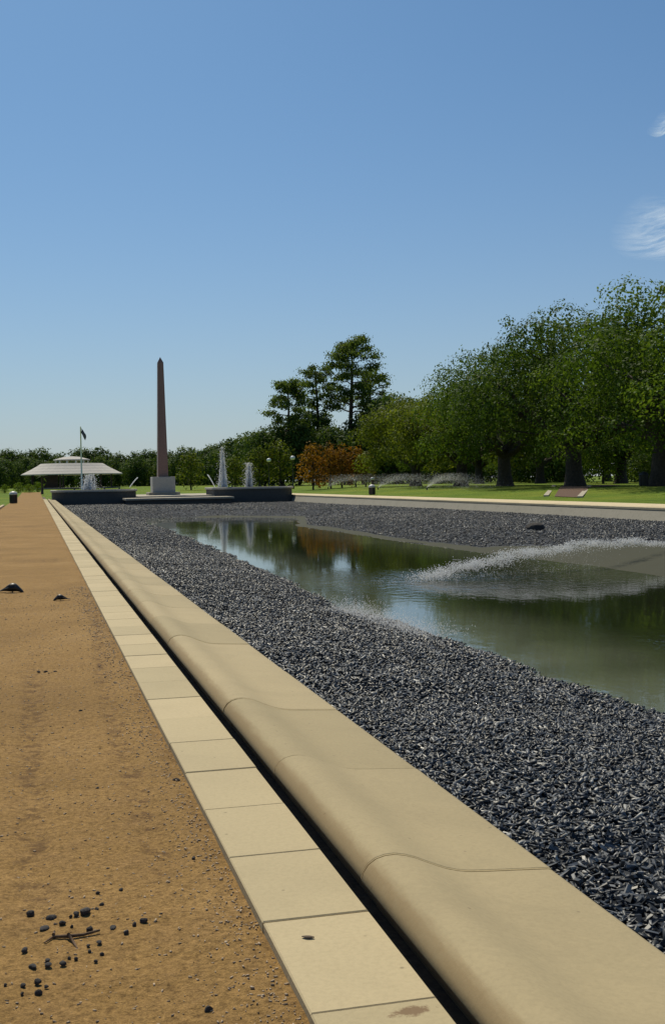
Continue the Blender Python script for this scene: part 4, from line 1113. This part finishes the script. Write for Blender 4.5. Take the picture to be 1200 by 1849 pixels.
# birds feeding on the path: body lofted from rings along the spine
def loft(name, rings, m, parent, n=14):
    mb = MB(); v, f = [], []
    for (cx_, cz, w, h) in rings:
        for i in range(n):
            a = 2*math.pi*i/n; v.append((cx_, w*math.cos(a), cz+h*math.sin(a)))
    for k in range(len(rings)-1):
        for i in range(n):
            j = (i+1) % n; f.append((k*n+i, k*n+j, (k+1)*n+j, (k+1)*n+i))
    f += [tuple(range(n-1, -1, -1)), tuple((len(rings)-1)*n+i for i in range(n))]
    o = obj(name, v, f, m, parent, True); o.modifiers.new('smooth', 'SUBSURF').levels = 1; o.modifiers['smooth'].render_levels = 1; return o
def bird(px, py, length, rz, label):
    p = at_z(px, py, -.024); t = thing('bird', (p[0], p[1], p[2]-.085*length), label, 'bird', 'birds feeding on the path', rz, (length, length*1.2, length*1.35))
    # tail at -x, head lowered at +x (unit length)
    loft('body', [(-.56, .10, .045, .012), (-.40, .115, .05, .016), (-.27, .14, .055, .03), (-.17, .175, .10, .075), (-.03, .20, .135, .115), (.10, .205, .13, .115), (.20, .18, .095, .09), (.27, .14, .065, .065), (.33, .10, .062, .06), (.38, .075, .05, .045), (.41, .06, .02, .02)], M_feather, t)
    mb = MB(); mb.tube([(.40, 0, .06), (.46, 0, .035), (.49, 0, .015)], [.018, .011, .002], 6); mb.build('beak', M_dark, t)
    for s in (-1, 1):
        mb = MB(); mb.tube([(.03, s*.05, .10), (.0, s*.05, .05), (.03, s*.05, .0)], [.02, .012, .012], 6)
        for a in (-.4, 0, .4): mb.tube([(.03, s*.05, .006), (.03+.07*math.cos(a), s*.05+.07*math.sin(a), .004)], [.009, .005], 5)
        mb.build('leg', M_dark, t)
        wv = [(-.36, s*.06, .145), (-.1, s*.142, .20), (.10, s*.138, .20), (.16, s*.11, .235), (-.05, s*.10, .275), (-.26, s*.05, .19)]
        wv2 = [(x, y+s*.012, z) for x, y, z in wv]
        obj('wing', wv+wv2, [(5, 4, 3, 2, 1, 0), (6, 7, 8, 9, 10, 11)]+[(i, (i+1) % 6, 6+(i+1) % 6, 6+i) for i in range(6)], M_feather, t)
    return t
bird(22, 1070, .34, R(-8), 'larger black bird with a long tail, at the left edge of the path')
bird(110, 1084, .20, R(178), 'smaller dark bird near the slabs with its tail towards the pool')

# dark lump on the far bank of chips
p = at_z(966, 958, -.52); o = link(bpy.data.objects.new('stone', rock_mesh(9, .32, .24, .17, M_pathstone))); o.location = (p[0], p[1], float(lookup(BZ, np.array([p[0]]), np.array([p[1]]))[0])+.1)
tag(o, 'dark boulder lying on the far bank of black chips', 'boulder')

# ---------------------------------------------------------------- wisps of cirrus at the right, high up
def cloud_mat():
    m, n, l, b = mat('cirrus'); p = pos(n)
    tc = n.new('ShaderNodeTexCoord')
    mp = n.new('ShaderNodeMapping'); mp.inputs['Scale'].default_value = (2.2, 9.0, 1); l.new(tc.outputs['Generated'], mp.inputs[0])
    nz = noise(n, l, 1.6, 7, .62, mp.outputs[0], .6)
    g_ = n.new('ShaderNodeTexGradient'); g_.gradient_type = 'SPHERICAL'
    m2 = n.new('ShaderNodeMapping'); m2.inputs['Location'].default_value = (-1, -1, 0); m2.inputs['Scale'].default_value = (2, 2, 0); l.new(tc.outputs['Generated'], m2.inputs[0]); l.new(m2.outputs[0], g_.inputs[0])
    f = math_(n, l, 'MULTIPLY', ramp(n, l, nz.outputs[0], [(.36, (0, 0, 0)), (.72, (1, 1, 1))]).outputs[0], ramp(n, l, g_.outputs[0], [(.0, (0, 0, 0)), (.6, (1, 1, 1))]).outputs[0])
    f = math_(n, l, 'MULTIPLY', f, .32)
    d = n.new('ShaderNodeBsdfTranslucent'); d.inputs[0].default_value = (.95, .95, .95, 1); d2 = n.new('ShaderNodeBsdfDiffuse'); d2.inputs[0].default_value = (.95, .95, .95, 1)
    a = n.new('ShaderNodeAddShader'); l.new(d.outputs[0], a.inputs[0]); l.new(d2.outputs[0], a.inputs[1])
    tp = n.new('ShaderNodeBsdfTransparent'); mx = n.new('ShaderNodeMixShader'); l.new(f, mx.inputs[0]); l.new(tp.outputs[0], mx.inputs[1]); l.new(a.outputs[0], mx.inputs[2])
    l.new(mx.outputs[0], n['Material Output'].inputs[0]); n.remove(b); return m
M_cloud = cloud_mat()
for px, py, wx_, wy_, lab in ((1225, 418, 420, 1150, 'larger wisp of white cirrus cloud at the right edge of the sky'), (1222, 217, 130, 130, 'tiny faint wisp of cloud higher up at the right edge')):
    d = ray(px, py); t = 1500/d[2]; c = np.array([d[0]*t, d[1]*t, 1500+H])
    v, f = [], []
    nx_, ny_ = 12, 12
    for i in range(nx_+1):
        for j in range(ny_+1):
            u, w = i/nx_-.5, j/ny_-.5; v.append((u*wx_*2, w*wy_*2, 60*math.sin(u*5)*math.cos(w*4)))
    for i in range(nx_):
        for j in range(ny_):
            a = i*(ny_+1)+j; f.append((a, a+ny_+1, a+ny_+2, a+1))
    o = obj('cloud', v, f, M_cloud, None, True); o.location = c; o.rotation_euler = (0, 0, -math.atan2(d[0], d[1])); tag(o, lab, 'cloud', kind='stuff'); o.visible_shadow = True
